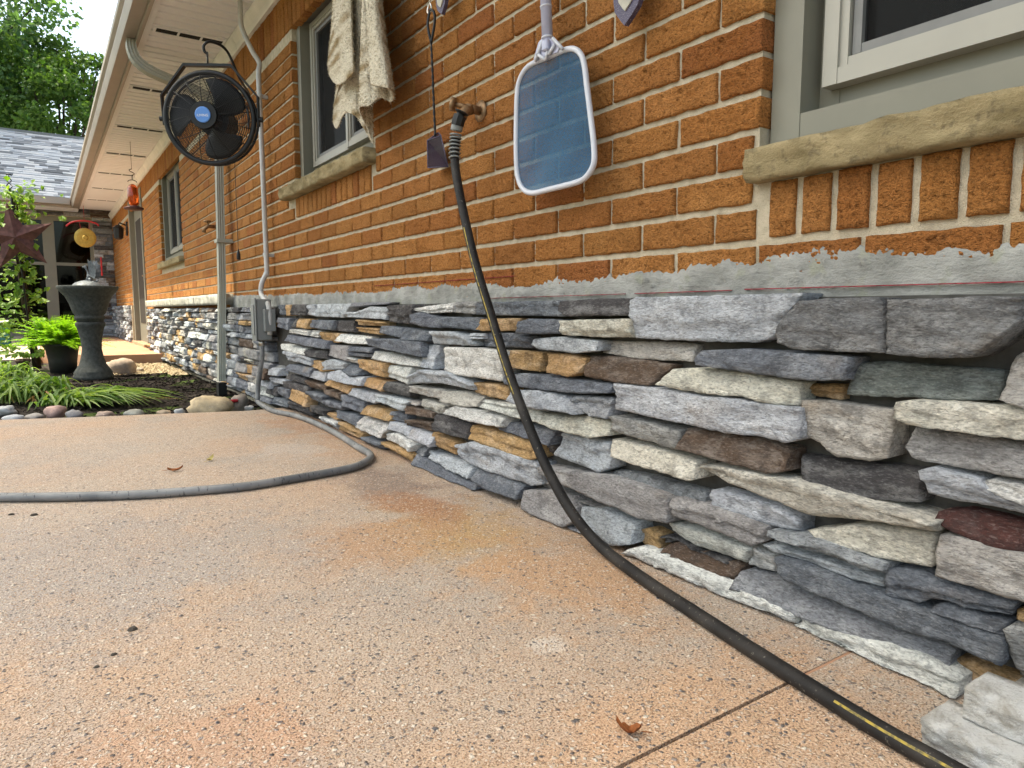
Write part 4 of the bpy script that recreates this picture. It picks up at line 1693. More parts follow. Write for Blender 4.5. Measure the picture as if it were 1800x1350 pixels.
# yellow stripe: thin raised ribbon
m = MB()
lp = local(hose, hp)
vs = []
for i in range(62, len(lp)):
    t = (lp[min(i + 1, len(lp) - 1)] - lp[i - 1]).normalized()
    view = Vector((-.95, -.25, .35)) if i < 140 else Vector((-.30, -.35, .9))
    x = (view - t * view.dot(t)).normalized()
    if i < 140:
        sw = -.9
    else:
        sw = -.9 + min(1, (i - 140) / 40) * 1.0
    y = t.cross(x)
    a0 = sw * .5 + .55
    for s_ in (-.13, .13):
        an = a0 + s_
        vs.append(lp[i] + (x * math.cos(an) + y * math.sin(an)) * (HR + .0004))
n = len(vs) // 2
m.add(vs, [(2 * i, 2 * i + 1, 2 * i + 3, 2 * i + 2) for i in range(n - 1) if i < 42 or i > 150])
m.build('stripe', 'stripe', hose, fix=False)
m = MB()
m.tube(local(hose, hp[8:20]), .0185, 8)
m.build('coupling', 'black_plastic', hose)
m = MB()
m.tube(local(hose, hp[0:9]), [.017, .019, .020, .019, .017, .014, .012, .012, .012], 12)
m.build('elbow', 'black_plastic', hose, True)
m = MB()
m.tube(local(hose, hp[19:25]), .0165, 14)
m.build('collar', 'box_grey', hose, True)
for k in range(7):
    c = lp[27 + k * 2]
    t = (lp[28 + k * 2] - lp[26 + k * 2]).normalized()
    a = t.orthogonal().normalized()
    b = t.cross(a)
    m = MB()
    m.tube([c + (a * math.cos(q * PI / 8) + b * math.sin(q * PI / 8)) * (HR + .0028) for q in range(16)], .0024, 6, closed=True)
    m.build('spring_coil', 'box_grey', hose, True)

# ---- pool skimmer net
net = tag(empty('pool_skimmer', tuple(wallp(970, 270, -.03))), 'white framed blue pool skimmer net hanging against the brick wall', 'skimmer')
NP = [(720 + x / 3.552, y / 3.552) for x, y in [(672, 600), (688, 500), (745, 412), (860, 360), (985, 308), (1050, 318), (1088, 390), (1110, 560), (1135, 760), (1152, 920), (1148, 1030), (1095, 1112), (1020, 1145), (880, 1180), (765, 1205), (705, 1175), (674, 1090), (666, 940), (667, 760)]]
npts = local(net, [wallp(x, y, -.045 - .02 * (y / 340)) for x, y in NP])
ring = smooth_path(npts, 5, True)
m = MB()
m.tube(ring, .0068, 10, closed=True)
fr_ = m.build('frame', 'net_frame', net, True)
ctr = sum(ring, Vector()) / len(ring)
m = MB()
n = len(ring)
lv = 8
vs = []
for k in range(lv):
    t = 1 - k / lv
    for p in ring:
        q = ctr + (p - ctr) * t * .985
        sag = .020 * (1 - t * t) + .010 * fbm(q.y * 14, q.z * 14, 3, 3) * (1 - t)
        vs.append(q + Vector((sag, 0, 0)))
vs.append(ctr + Vector((.02, 0, 0)))
fs = []
for k in range(lv - 1):
    for i in range(n):
        j = (i + 1) % n
        fs.append((k * n + i, k * n + j, (k + 1) * n + j, (k + 1) * n + i))
fs += [((lv - 1) * n + i, (lv - 1) * n + (i + 1) % n, lv * n) for i in range(n)]
m.add(vs, fs)
m.build('net', 'net_cloth', net, True, fix=False)
pz0 = wallp(720 + 862 / 3.552, 275 / 3.552, -.055)
pz1 = wallp(720 + 850 / 3.552, 0, -.055)
d = (pz1 - pz0).normalized()
pp = local(net, [pz0 - d * .01, pz0 + d * .62])
m = MB()
m.tube(pp, .0135, 14)
pl_ = m.build('pole', 'pole_blue', net, True)
for q in (.085, .012):
    c = local(net, [pz0 + d * q])[0]
    m = MB()
    m.tube([c, c + d * .004], .0150, 14)
    m.build('ferrule', 'net_frame', pl_, True)
# bracket
br = [wallp(720 + x / 3.552, y / 3.552, -.052) for x, y in [(845, 240), (885, 240), (950, 300), (938, 330), (800, 380), (790, 375), (820, 270)]]
m = MB()
top_ = local(net, [b - Vector((.008, 0, 0)) for b in br])
bot_ = local(net, [b + Vector((.004, 0, 0)) for b in br])
n = len(top_)
m.add(top_ + bot_, [tuple(range(n)), tuple(range(2 * n - 1, n - 1, -1))] + [(i, (i + 1) % n, n + (i + 1) % n, n + i) for i in range(n)])
bk = m.build('bracket', 'pole_blue', net)
for a, b in (((835, 245), (785, 385)), ((895, 240), (955, 305)), ((865, 300), (850, 375)), ((800, 340), (850, 375)), ((905, 280), (870, 340))):
    pa, pb = [wallp(720 + x / 3.552, y / 3.552, -.064) for x, y in (a, b)]
    m = MB()
    m.tube(local(net, [pa, pb]), .0045, 6)
    m.build('rib', 'net_frame', bk, True)
m = MB()
c = local(net, [wallp(720 + 850 / 3.552, 280 / 3.552, -.068)])[0]
m.bevbox(c.x - .006, c.x + .006, c.y - .011, c.y + .011, c.z - .014, c.z + .012, .003)
m.build('clip', 'pole_blue', bk)
# wall hook that carries the pole
m = MB()
e = local(net, [pz0 + d * .62])[0]
m.tube([e + Vector((.055, 0, .02)), e + Vector((-.004, 0, .02)), e + Vector((-.014, 0, .008)), e + Vector((-.0, 0, -.0))], .003, 6)
m.build('hook', 'steel', net, True)

# ---- lanyard with purple wedge
lt, lb = wallp(757, 20, -.05), wallp(765, 240, -.05)
lan = tag(empty('lanyard', tuple(lt)), 'black braided lanyard with purple plastic wedge hanging beside the spigot', 'lanyard')
m = MB()
a, b = wallp(757, 17, -.05), wallp(758, 75, -.05)
w1, w2 = wallp(752, 45, -.056), wallp(764, 40, -.046)
m.tube(smooth_path(local(lan, [b, w1, wallp(755, 22, -.052), a, wallp(763, 22, -.048), w2, b]), 6), .0042, 8)
m.build('loop', 'black_plastic', lan, True)
m = MB()
P0 = local(lan, [b])[0]
P1 = local(lan, [lb])[0]
n = 46
for s_ in (0, PI):
    m.tube([P0 + (P1 - P0) * (i / n) + Vector((math.cos(i * .9 + s_), math.sin(i * .9 + s_), 0)) * .0018 for i in range(n + 1)], .0026, 6)
m.build('cord', 'black_plastic', lan, True)
wd = [wallp(x, y, X) for x, y, X in [(751, 247, -.065), (771, 233, -.03), (752, 295, -.085), (788, 293, -.03), (766, 296, -.015), (775, 238, -.05)]]
m = MB()
q = local(lan, wd)
m.add(q, [(0, 2, 3, 5), (0, 5, 1), (1, 5, 3, 4), (2, 4, 3), (0, 1, 4, 2)])
wg = m.build('wedge', 'purple_plastic', lan, fix=True)
m = MB()
for i, j in ((0, 2), (0, 5), (5, 3), (2, 3), (0, 1), (1, 5)):
    m.tube([q[i], q[j]], .0018, 5)
m.build('rim', 'goggle', wg, True)
m = MB()
c = local(lan, [wallp(755, 14, -.05)])[0]
m.tube([c + Vector((.002 * math.sin(k * .9), .012 * math.cos(k * PI / 7), .016 * math.sin(k * PI / 7))) for k in range(14)], .0028, 6, closed=True)
m.tube([c + Vector((0, 0, .016)), c + Vector((.01, 0, .06)), c + Vector((.05, 0, .075))], .003, 6)
m.build('clip', 'steel', lan, True)


# ---- the two pointed paddles whose tips show at the top edge
def paddle(px, py, wpx, label, tilt):
    tip = wallp(px, py, -.045)
    o = tag(empty('paddle', tuple(tip)), label, 'paddle', 'paddles hung at the top of the brick wall')
    out = [(0, 0), (.35, .30), (.8, .75), (.98, 1.3), (1, 2.0), (.9, 2.7), (.5, 3.2), (0, 3.35), (-.5, 3.2), (-.9, 2.7), (-1, 2.0), (-.98, 1.3), (-.8, .75), (-.35, .30)]
    s_ = wpx
    pts = [Vector((0, a * s_, b * s_)) for a, b in out]
    Rm = Matrix.Rotation(tilt, 4, 'X')
    pts = [Rm @ p for p in pts]
    c = sum(pts, Vector()) / len(pts)
    n = len(pts)

    def shell(sc, x0, x1):
        mm = MB()
        A = [c + (p - c) * sc + Vector((x0, 0, 0)) for p in pts]
        B = [c + (p - c) * sc + Vector((x1, 0, 0)) for p in pts]
        mm.add(A + B, [tuple(range(n)), tuple(range(2 * n - 1, n - 1, -1))] + [(i, (i + 1) % n, n + (i + 1) % n, n + i) for i in range(n)])
        return mm
    shell(1, -.006, .006).build('rim', 'goggle', o)
    shell(.62, -.009, .0085).build('face', 'cap_stone', o)
    mm = MB()
    h = Rm @ Vector((0, 0, 3.3 * s_))
    mm.tube([h, h + Vector((0, 0, .18))], .010, 8)
    mm.build('handle', 'goggle', o, True)


paddle(1101, 46, .043, 'purple paddle with pale centre, its pointed tip right of the skimmer pole', .12)
paddle(779, 26, .030, 'small purple paddle tip showing right of the lanyard clip', -.1)

# ---- towel
tw = tag(empty('towel', tuple(wallp(635, 120, -.13))), 'thick cream terry towel with tan stripes hanging over the window edge', 'towel')
# strips across the sheet: (pixel x at top, at bottom, bottom y, X)
FOLD = [(598, 577, 112, -.10), (592, 580, 135, -.14), (600, 596, 150, -.165), (612, 622, 128, -.165), (622, 600, 140, -.12), (618, 586, 205, -.09), (622, 592, 227, -.10),
        (632, 606, 200, -.115), (636, 625, 205, -.12), (640, 640, 228, -.10), (645, 656, 254, -.085), (642, 640, 215, -.12), (641, 632, 190, -.165), (648, 650, 186, -.155), (656, 668, 172, -.13), (662, 688, 180, -.10), (655, 692, 165, -.115), (648, 680, 155, -.155), (638, 652, 150, -.165)]
rows = 26
cols_ = []
fp = smooth_path([Vector((f[1], f[2], f[3])) for f in FOLD], 5)
ft = smooth_path([Vector((f[0], -95, f[3] * .7 - .03)) for f in FOLD], 5)
m = MB()
vs = []
nC = len(fp)
for i in range(nC):
    for j in range(rows + 1):
        t = j / rows
        e = t ** 1.15
        x = ft[i].x + (fp[i].x - ft[i].x) * e
        y = -95 + (fp[i].y + 95) * t
        X = ft[i].z + (fp[i].z - ft[i].z) * e + .006 * fbm(i * .3, t * 4, 2, 2)
        vs.append(wallp(x, y, X) - tw.location)
m.add(vs, [(i * (rows + 1) + j, i * (rows + 1) + j + 1, (i + 1) * (rows + 1) + j + 1, (i + 1) * (rows + 1) + j) for i in range(nC - 1) for j in range(rows)])
to = m.build('cloth', 'terry', tw, True)
sm = to.modifiers.new('thick', 'SOLIDIFY')
sm.thickness = .007
sm.offset = 0
ss = to.modifiers.new('sub', 'SUBSURF')
ss.levels = ss.render_levels = 2
tx = bpy.data.textures.new('pile', 'CLOUDS')
tx.noise_scale = .0035
tx.noise_depth = 1
dm = to.modifiers.new('pile', 'DISPLACE')
dm.texture = tx
dm.strength = .0055
dm.mid_level = .5
m = MB()
rnd_ = random.Random(5)
grid = [Vector(v) for v in vs]
for k in range(16000):
    i, j = rnd_.randrange(nC - 1), rnd_.randrange(rows)
    a, b = rnd_.random(), rnd_.random()
    q00, q01, q10, q11 = grid[i * (rows + 1) + j], grid[i * (rows + 1) + j + 1], grid[(i + 1) * (rows + 1) + j], grid[(i + 1) * (rows + 1) + j + 1]
    q = (q00 * (1 - b) + q01 * b) * (1 - a) + (q10 * (1 - b) + q11 * b) * a
    nn = (q10 - q00).cross(q01 - q00)
    if nn.length < 1e-12:
        continue
    nn = nn.normalized() * (1 if rnd_.random() < .5 else -1)
    dn = (nn + Vector((rnd_.gauss(0, .5), rnd_.gauss(0, .5), rnd_.gauss(-.4, .5)))).normalized()
    sd_ = dn.cross(Vector((rnd_.random(), rnd_.random(), rnd_.random()))).normalized() * .0011
    base_ = q + nn * .003
    tip = base_ + dn * rnd_.uniform(.003, .0065)
    m.add([base_ - sd_, base_ + sd_, tip + sd_ * .6, tip - sd_ * .6], [(0, 1, 2, 3)])
pile = m.build('pile', 'terry', to, fix=False)
pile['kind'] = 'stuff'
m = MB()
tp = wallp(630, -95, -.12) - tw.location
m.tube([tp + Vector((-.03, 0, -.02)), tp + Vector((-.035, 0, .01)), tp + Vector((.02, 0, .02)), tp + Vector((.12, 0, .02))], .006, 8)
m.build('hook', 'steel', tw, True)

# ---- fan on its hook arm
fc = hit(369, 208, 0, -.42)
fan = tag(empty('wall_fan', tuple(fc)), 'round black caged wall fan with blue hub badge hanging under the soffit', 'fan')
fn = Vector((-.52, -.85, -.07)).normalized()       # faces the patio
fx = Vector((0, 0, 1)).cross(fn).normalized()
fz = fn.cross(fx)
FM = Matrix((fx, fz, fn)).transposed()             # local x right, y up, z towards the viewer
RF = .196
ff = lambda x, y, z: FM @ Vector((x, y, z))


def circ(r, z, n=48, c=(0, 0)): return [ff(c[0] + r * math.cos(2 * PI * k / n), c[1] + r * math.sin(2 * PI * k / n), z) for k in range(n)]


m = MB()
m.tube(circ(RF, .0, 64), .0115, 8, closed=True)
m.tube(circ(RF, -.06, 64), .006, 8, closed=True)
rimb = m.build('rim', 'black_metal', fan, True)
m = MB()
for r in [.052 + i * .0068 for i in range(21)]:
    q = r / RF
    m.tube(circ(r,   .075 * (1 - q ** 2.6), 56), .0013, 4, closed=True)
for k in range(16):
    a = 2 * PI * k / 16 + .05
    m.tube([ff(math.cos(a + .10 * s_) * RF * s_, math.sin(a + .10 * s_) * RF * s_, .075 * (1 - s_ ** 2.6)) for s_ in (.2, .4, .6, .8, .92, 1)], .0018, 4)
m.build('front_guard', 'black_metal', fan, True)
m = MB()
for r in [.065 + i * .0110 for i in range(12)]:
    q = r / RF
    m.tube(circ(r, -.06 - .06 * (1 - q ** 2.6), 40), .0012, 4, closed=True)
for k in range(14):
    a = 2 * PI * k / 14
    m.tube([ff(math.cos(a) * RF * s_, math.sin(a) * RF * s_, -.06 - .06 * (1 - s_ ** 2.6)) for s_ in (.2, .5, .75, .9, 1)], .0018, 4)
    m.tube([ff(math.cos(a) * RF, math.sin(a) * RF, -.06), ff(math.cos(a) * RF, math.sin(a) * RF, 0)], .0018, 4)
m.build('rear_guard', 'black_metal', fan, True)
m = MB()
m.tube([ff(0, 0, -.17), ff(0, 0, -.04)], .07, 20)
m.tube([ff(0, 0, -.05), ff(0, 0, .03)], .045, 18)
mot = m.build('motor', 'black_plastic', fan)
for k in range(3):
    a0 = math.radians((35, 155, 275)[k])
    m = MB()
    nr, na = 7, 10
    vs = []
    for i in range(nr + 1):
        r = .035 + (.181 - .035) * i / nr
        span = .5 + .82 * math.sin(min(1, i / nr * 1.05) * PI * .60)
        for j in range(na + 1):
            t = j / na - .5
            an = a0 + t * span + .35 * (i / nr)
            rr = r * (1 - .10 * (abs(t) * 2) ** 3 * (i / nr))
            vs.append(ff(rr * math.cos(an), rr * math.sin(an), -.01 + .055 * t * (1 - .4 * i / nr)))
    m.add(vs, [(i * (na + 1) + j, (i + 1) * (na + 1) + j, (i + 1) * (na + 1) + j + 1, i * (na + 1) + j + 1) for i in range(nr) for j in range(na)])
    b = m.build('blade', 'black_plastic', fan, True)
    b.modifiers.new('t', 'SOLIDIFY').thickness = .003
m = MB()
m.tube([ff(0, 0, .066), ff(0, 0, .080)], [.062, .058], 28)
hub = m.build('hub_cap', 'black_plastic', fan)
m = MB()
m.tube([ff(0, 0, .080), ff(0, 0, .084), ff(0, 0, .086)], [.034, .034, .031], 28)
bd = m.build('badge', 'badge', fan)
tc = bpy.data.curves.new('t', 'FONT')
tc.body = 'iLIVING'
tc.size = .015
tc.align_x = 'CENTER'
tc.align_y = 'CENTER'
to_ = bpy.data.objects.new('t', tc)
COL.objects.link(to_)
dg = bpy.context.evaluated_depsgraph_get()
tm = bpy.data.meshes.new_from_object(to_.evaluated_get(dg))
bpy.data.objects.remove(to_)
tm.transform(Matrix.Translation(ff(0, -.004, .0868)) @ FM.to_4x4())
tm.materials.clear()
tm.materials.append(MATS['white'])
lo = bpy.data.objects.new('lettering', tm)
COL.objects.link(lo)
lo.parent = bd
# yoke
m = MB()
yk = [(-RF - .018, -.03), (-RF - .020, .10), (-.105, .236), (.105, .236), (RF + .020, .10), (RF + .018, -.03)]
vs = []
for x, y in yk:
    for z0, k in ((-.035, 0), (-.005, 0)):
        vs.append(ff(x, y, z0))
for x, y in yk:
    l = math.hypot(x, y)
    for z0 in (-.035, -.005):
        vs.append(ff(x * (1 - .005 / l), y * (1 - .008 / l) - (.004 if y > .2 else 0), z0))
n = len(yk)
fs = []
for i in range(n - 1):
    a, b = 2 * i, 2 * i + 2
    c, e = 2 * n + 2 * i, 2 * n + 2 * i + 2
    fs += [(a, a + 1, b + 1, b), (c, e, e + 1, c + 1), (a, b, e, c), (a + 1, c + 1, e + 1, b + 1)]
fs += [(0, 2 * n, 2 * n + 1, 1), (2 * n - 2, 2 * n - 1, 4 * n - 1, 4 * n - 2)]
m.add(vs, fs)
m.build('yoke', 'black_metal', fan)
for s_ in (-1, 1):
    m = MB()
    m.tube([ff(s_ * (RF - .003), 0, -.02), ff(s_ * (RF + .034), 0, -.02)], .012, 10)
    m.build('pivot_knob', 'black_plastic', fan)
# eye bolt, hook and arm that reaches back to the wall
top_ = ff(0, .236, -.02)
m = MB()
m.tube([top_, top_ + Vector((0, 0, .03))], .004, 6)
m.tube([top_ + Vector((0, .011 * math.cos(k * PI / 6), .04 + .011 * math.sin(k * PI / 6))) for k in range(12)], .0028, 6, closed=True)
m.build('eye_bolt', 'black_metal', fan, True)
wl = Vector((-fc.x, .10, .0))
m = MB()
h0 = top_ + Vector((0, 0, .05))
wq = wallp(436, 196, -.006) - fc
arm = smooth_path([h0 + Vector((.0, -.004, -.008)), h0 + Vector((-.012, 0, .004)), h0 + Vector((-.012, 0, .03)), h0 + Vector((.02, .0, .05)), h0 + Vector((.09, .03, .035)), h0 + Vector((.16, .10, -.06)), (h0 + wq) / 2 + Vector((.10, .03, -.02)), wq + Vector((-.03, 0, .06)), wq, wq - Vector((0, 0, .10))], 7)
m.tube(arm, .0062, 8)
m.build('hook_arm', 'black_metal', fan, True)
# pull cord
c0 = ff(.10, -.20, -.05)
c1 = hit(419, 442, 0, -.30) - fc
c0 = Vector((c1.x, c1.y, c0.z))
m = MB()
m.tube([c0 + Vector((0, 0, .06)), c1], .0015, 5)
pc = m.build('pull_cord', 'black_plastic', fan)
m = MB()
m.tube([c1 + Vector((0, 0, .012)), c1, c1 - Vector((0, 0, .012)), c1 - Vector((0, 0, .035)), c1 - Vector((0, 0, .04))], [.002, .005, .009, .010, .006], 10)
m.build('knob', 'black_plastic', pc, True)

# ---- rigid conduit, electrical box, flexible conduit
cy = 4.03
bq_y = wallp(462, 566, -.1).y
cond = tag(empty('metal_conduit', (-.02, cy, .5)), 'painted grey metal conduit running down the brick from the soffit', 'conduit')
m = MB()
cz = wallp(487, 545, -.03).z
pts = smooth_path([(-.11, 4.10, ZS + .005), (-.11, 4.10, 2.12), (-.105, 4.095, 2.06), (-.065, 4.07, 1.95), (-.032, 4.05, 1.88), (-.042, 4.04, 1.80), (-.042, 4.03, 1.4), (-.042, 4.02, .78), (-.046, 4.018, .74), (-.074, 4.015, .68), (-.078, 4.012, .62), (-.080, bq_y - .058, .55), (-.080, bq_y - .058, .40)], 6)
m.tube(local(cond, pts), .0135, 12)
m.build('pipe', 'conduit_paint', cond, True)
for z, x in ((1.70, -.042), (.84, -.042)):
    m = MB()
    m.tube(local(cond, [(x, 4.028, z - .012), (x, 4.028, z + .012)]), .0165, 12)
    m.build('coupling', 'grey_metal', cond, True)
    m = MB()
    m.box(-.030, .022, -.012, .012, z - .5 - .009, z - .5 + .009)
    m.build('strap', 'grey_metal', cond)
bq = wallp(462, 566, -.1)
bxx = tag(empty('electrical_box', (-.07, bq.y, bq.z - .10)), 'grey weatherproof electrical box mounted on the ledgestone below the conduit', 'box')
m = MB()
m.bevbox(-.070, .01, -.036, .036, 0, .225, .005)
m.build('box_body', 'box_grey', bxx)
m = MB()
m.bevbox(-.080, -.071, -.040, .040, -.004, .23, .003)
cv = m.build('cover', 'box_grey', bxx)
m = MB()
m.bevbox(-.086, -.081, -.028, .028, .03, .195, .002)
m.build('door_plate', 'box_grey', cv)
m = MB()
m.bevbox(-.04, .02, -.078, -.044, .05, .17, .003)
m.build('side_box', 'box_grey', bxx)
m = MB()
m.bevbox(-.045, .01, .044, .075, .06, .20, .003)
m.build('outlet_box', 'box_grey', bxx)
m = MB()
m.tube([(-.04, 0, .0), (-.04, 0, -.03)], .016, 10)
m.build('connector', 'steel', bxx, True)

FP = [Vector((-.11, bq.y, bq.z - .12)), Vector((-.112, bq.y, bq.z - .20)), Vector((-.125, bq.y + .05, .12)), Vector((-.135, bq.y + .04, .045)), Vector((-.135, 3.93, .020))]
FP += [gnd(x, y, .0135) for x, y in [(480, 722), (520, 731), (560, 746), (595, 764), (628, 785), (650, 798), (647, 809), (622, 821), (570, 832), (500, 844), (430, 855), (350, 862), (250, 869), (120, 873), (0, 874), (-150, 872)]]
FP += [Vector((-2.2, 2.6, .0135))]
flex = tag(empty('flexible_conduit', tuple(FP[6])), 'grey flexible conduit snaking across the patio from the electrical box', 'conduit')
m = MB()
m.tube(local(flex, smooth_path(FP, 9)), .0128, 12)
m.build('tube', 'liquidtight', flex, True)

# ================================================================== LOOSE THINGS ON THE PATIO
# two leftover blocks at the lower right
def loose_block(y0, y1, x0, x1, z0, z1, label, seed, rot=0):
    L = y1 - y0
    c = Vector(((x0 + x1) / 2, y0 + L / 2, z0))
    mm = rough_block(-L / 2, L / 2, 0, z1 - z0, x0 - c.x, x1 - c.x, seed, .0058, 70, 14, 5)
    o = mm.build('stone_block', 'stone', smooth=True)
    o.location = c
    o.rotation_euler = (0, 0, rot)
    o.color = (.60, .595, .58, 1)
    o.data.materials.clear()
    o.data.materials.append(MATS['loose_stone'])
    return tag(o, label, 'stone block', 'leftover stone blocks on the patio')


t = NT('loose_stone', .92, .15)
v = t.co()
n = t.noise(t.co((1, 1, 1.8)), 22, 6, .65, .6)
c = t.mix(t.ramp(n, [(.38, 0.0), (.58, 1.0)]), (.36, .34, .305), (.55, .545, .53))
t.color(t.mix(t.ramp(t.noise(v, 240, 3), [(.32, .4), (.46, 0.0)]), c, (.25, .235, .21)))
t.bump(t.noise(t.co((1, 1, 1.6)), 70, 7, .7), .9, .010)
A0 = gnd(1622, 1262, .055)
loose_block(.0, .372, -.250, -.178, 0, .041, 'low pale grey stone block with rough face beside the hose', 11, 0)
loose_block(-.04, .343, -.214, -.152, .0415, .083, 'upper pale grey stone block resting against the ledgestone wall', 12, 0)

# fallen leaves, bits of debris
def small_leaf(px, py, ln, wd, rot, mat, label, curl=.006):
    p = gnd(px, py, .002)
    m = MB()
    n = 8
    vs = []
    for i in range(n + 1):
        t = i / n
        w_ = wd * math.sin(PI * min(.98, t * .9 + .08)) * (1 + .25 * math.sin(i * 2.6))
        x = ln * (t - .5)
        z = .002 + curl * (t - .4) ** 2 * 6
        vs += [(x, -w_, z + curl * .8 * abs(math.sin(i))), (x, 0, z - .0015), (x, w_, z + curl * .9)]
    m.add(vs, [(3 * i + k, 3 * i + 3 + k, 3 * i + 4 + k, 3 * i + 1 + k) for i in range(n) for k in (0, 1)])
    m.tube([(-ln * .5, 0, .003), (-ln * .85, wd * .3, .003)], .0007, 4)
    o = m.build('fallen_leaf', mat, smooth=True, fix=False)
    o.location = p
    o.rotation_euler = (0, 0, rot)
    return tag(o, label, 'leaf')


small_leaf(1105, 1290, .032, .010, 2.6, 'dry_leaf', 'curled dry brown leaf on the patio near the saw cut', .008)
small_leaf(308, 828, .05, .008, -.5, 'dry_leaf', 'thin brown leaf on the patio behind the flexible conduit')
small_leaf(370, 809, .045, .008, .9, 'pale_leaf', 'pale yellow leaf on the patio behind the flexible conduit')
for i, (x, y, r) in enumerate(((233, 1107, .006), (200, 1151, .0035), (170, 1173, .003), (60, 906, .006), (20, 905, .005))):
    p = gnd(x, y, .0)
    m = MB()
    vs = []
    for j in range(4):
        for k in range(8):
            a = 2 * PI * k / 8
            q = r * (1.0, 1.15, .8, .2)[j] * (1 + .5 * fbm(a * 3, j * 2.1, i, 2))
            vs.append((q * math.cos(a) * 1.3, q * math.sin(a), r * (.0, .3, .8, 1.0)[j] * .9))
    m.add(vs, [(j * 8 + k, j * 8 + (k + 1) % 8, (j + 1) * 8 + (k + 1) % 8, (j + 1) * 8 + k) for j in range(3) for k in range(8)] + [tuple(range(24, 32))])
    o = m.build('debris', 'debris')
    o.location = p
    tag(o, ['black crumpled bit of debris on the near patio, largest of three', 'black crumb of debris below the crumpled bit on patio', 'tiny black crumb of debris, lowest of three on near patio', 'dark flat scrap just in front of the grey conduit', 'dark scrap at the picture edge in front of grey conduit'][i], 'debris')

# ================================================================== THE GARDEN
# border rocks along the patio edge
def rock(px, py, wpx, hpx, colr, label, seed, name='border_rock', zb=-.04, dep=.8, group='rocks along the patio edge'):
    p = gnd(px, py, -.02)
    dz = (p - CAM).dot(_F)
    kk = 1.0 if name == 'boulder' else .80
    rw = wpx / 2 * dz / FPX * kk
    rh = hpx * dz / FPX * kk
    m = MB()
    nu, nv = 18, 10
    vs = []
    for j in range(nv + 1):
        ph = PI * j / nv
        for i in range(nu):
            th = 2 * PI * i / nu
            d = Vector((math.sin(ph) * math.cos(th), math.sin(ph) * math.sin(th), math.cos(ph)))
            k = 1 + .30 * fbm(d.x * 1.3 + seed, d.y * 1.3, d.z * 1.3 + seed, 3)
            sq = 1 / max(abs(d.x), abs(d.y), abs(d.z)) ** .35
            q = d * k * sq * .9
            vs.append((q.x * rw, q.y * rw * dep, q.z * rh * .62))
    fs = [(j * nu + i, j * nu + (i + 1) % nu, (j + 1) * nu + (i + 1) % nu, (j + 1) * nu + i) for j in range(nv) for i in range(nu)]
    m.add(vs, fs)
    o = m.build(name, 'fieldstone', smooth=True)
    o.location = (p.x, p.y + .04, rh * .40 + zb)
    o.rotation_euler = (0, 0, -YAW + random.uniform(-.1, .1))
    o.color = (*colr, 1)
    tag(o, label, 'rock', group)
    return o


rock(8, 724, 46, 20, (.42, .43, .43), 'pale grey border rock at the left picture edge', 1)
rock(22, 737, 44, 17, (.48, .50, .52), 'low bluish white border rock below the first daylily clump', 2)
rock(62, 733, 40, 15, (.34, .31, .28), 'small brownish border rock left of the pinkish one', 3)
rock(97, 730, 46, 28, (.42, .28, .24), 'pinkish rounded border rock between the daylily clumps', 4)
rock(132, 730, 36, 18, (.24, .24, .25), 'dark grey border rock right of the pinkish one', 5)
rock(186, 729, 40, 15, (.42, .31, .25), 'flat tan border rock under the leaning daylily', 6)
rock(236, 728, 44, 17, (.32, .32, .28), 'greenish grey border rock under the leaning daylily leaves', 7)
rock(290, 726, 30, 13, (.44, .34, .23), 'small tan border rock left of a grey chip', 8)
rock(318, 724, 24, 14, (.42, .44, .45), 'small pale grey border rock left of the sandy boulder', 9)
rock(372, 724, 84, 34, (.50, .40, .25), 'large sandy boulder at the patio edge by the red bar', 10, 'boulder')
rock(424, 716, 40, 36, (.27, .23, .19), 'brown rock wedged against the ledgestone below the downspout', 11)
rock(441, 717, 22, 12, (.5, .5, .5), 'small white stone chip beside the flexible conduit', 12)
rock(212, 655, 62, 28, (.46, .35, .27), 'wide tan rock lying behind the birdbath base', 13, 'boulder')
rock(247, 652, 18, 12, (.42, .34, .26), 'small tan rock right of the wide tan rock', 14)

# red bar by the downspout
p0, p1 = gnd(335, 714, -.01), gnd(418, 704, .02)
rb = tag(empty('pry_bar', tuple(p0)), 'red handled bar lying on the mulch behind the sandy boulder', 'tool')
m = MB()
m.tube(local(rb, [p0, p0 + (p1 - p0) * .2]), .014, 8)
m.build('grip', 'black_plastic', rb, True)
m = MB()
m.tube(local(rb, [p0 + (p1 - p0) * .2, p1]), .009, 8)
m.build('shaft', 'red_paint', rb, True)

# birdbath
bp = gnd(165, 666, -.045)
dz = (bp - CAM).dot(_F)
K = dz / FPX / 3.553
bath = tag(empty('birdbath', tuple(bp)), 'dark grey pedestal birdbath fountain standing in the mulch bed', 'birdbath')
yb = 1035
prof = [(220, 1035), (220, 1012), (208, 1004), (212, 992), (196, 980), (150, 945), (125, 900), (108, 850), (112, 800), (135, 740), (150, 712), (162, 704), (164, 690), (156, 682)]
m = MB()
m.lathe([(w_ / 2 * K, (yb - y) * K) for w_, y in prof], n=40)
m.build('pedestal', 'bath', bath, True)
prof = [(146, 682), (146, 668), (164, 664), (166, 648), (150, 640), (176, 626), (190, 605), (210, 570), (250, 525), (300, 495), (326, 478), (332, 466), (326, 461), (300, 463), (280, 470), (150, 478), (10, 480)]
m = MB()
m.lathe([(w_ / 2 * K, (yb - y) * K) for w_, y in prof], n=40)
bowl = m.build('bowl', 'bath', bath, True)
m = MB()
m.lathe([(w_ / 2 * K, (yb - y) * K) for w_, y in [(190, 476), (180, 462), (140, 445), (80, 432), (20, 428)]], n=24)
for v_i in range(len(m.v)):
    x, y, z = m.v[v_i]
    m.v[v_i] = (x, y, z + .01 * fbm(x * 30, y * 30, 1, 3))
m.build('stone_mound', 'figurine', bowl, True)
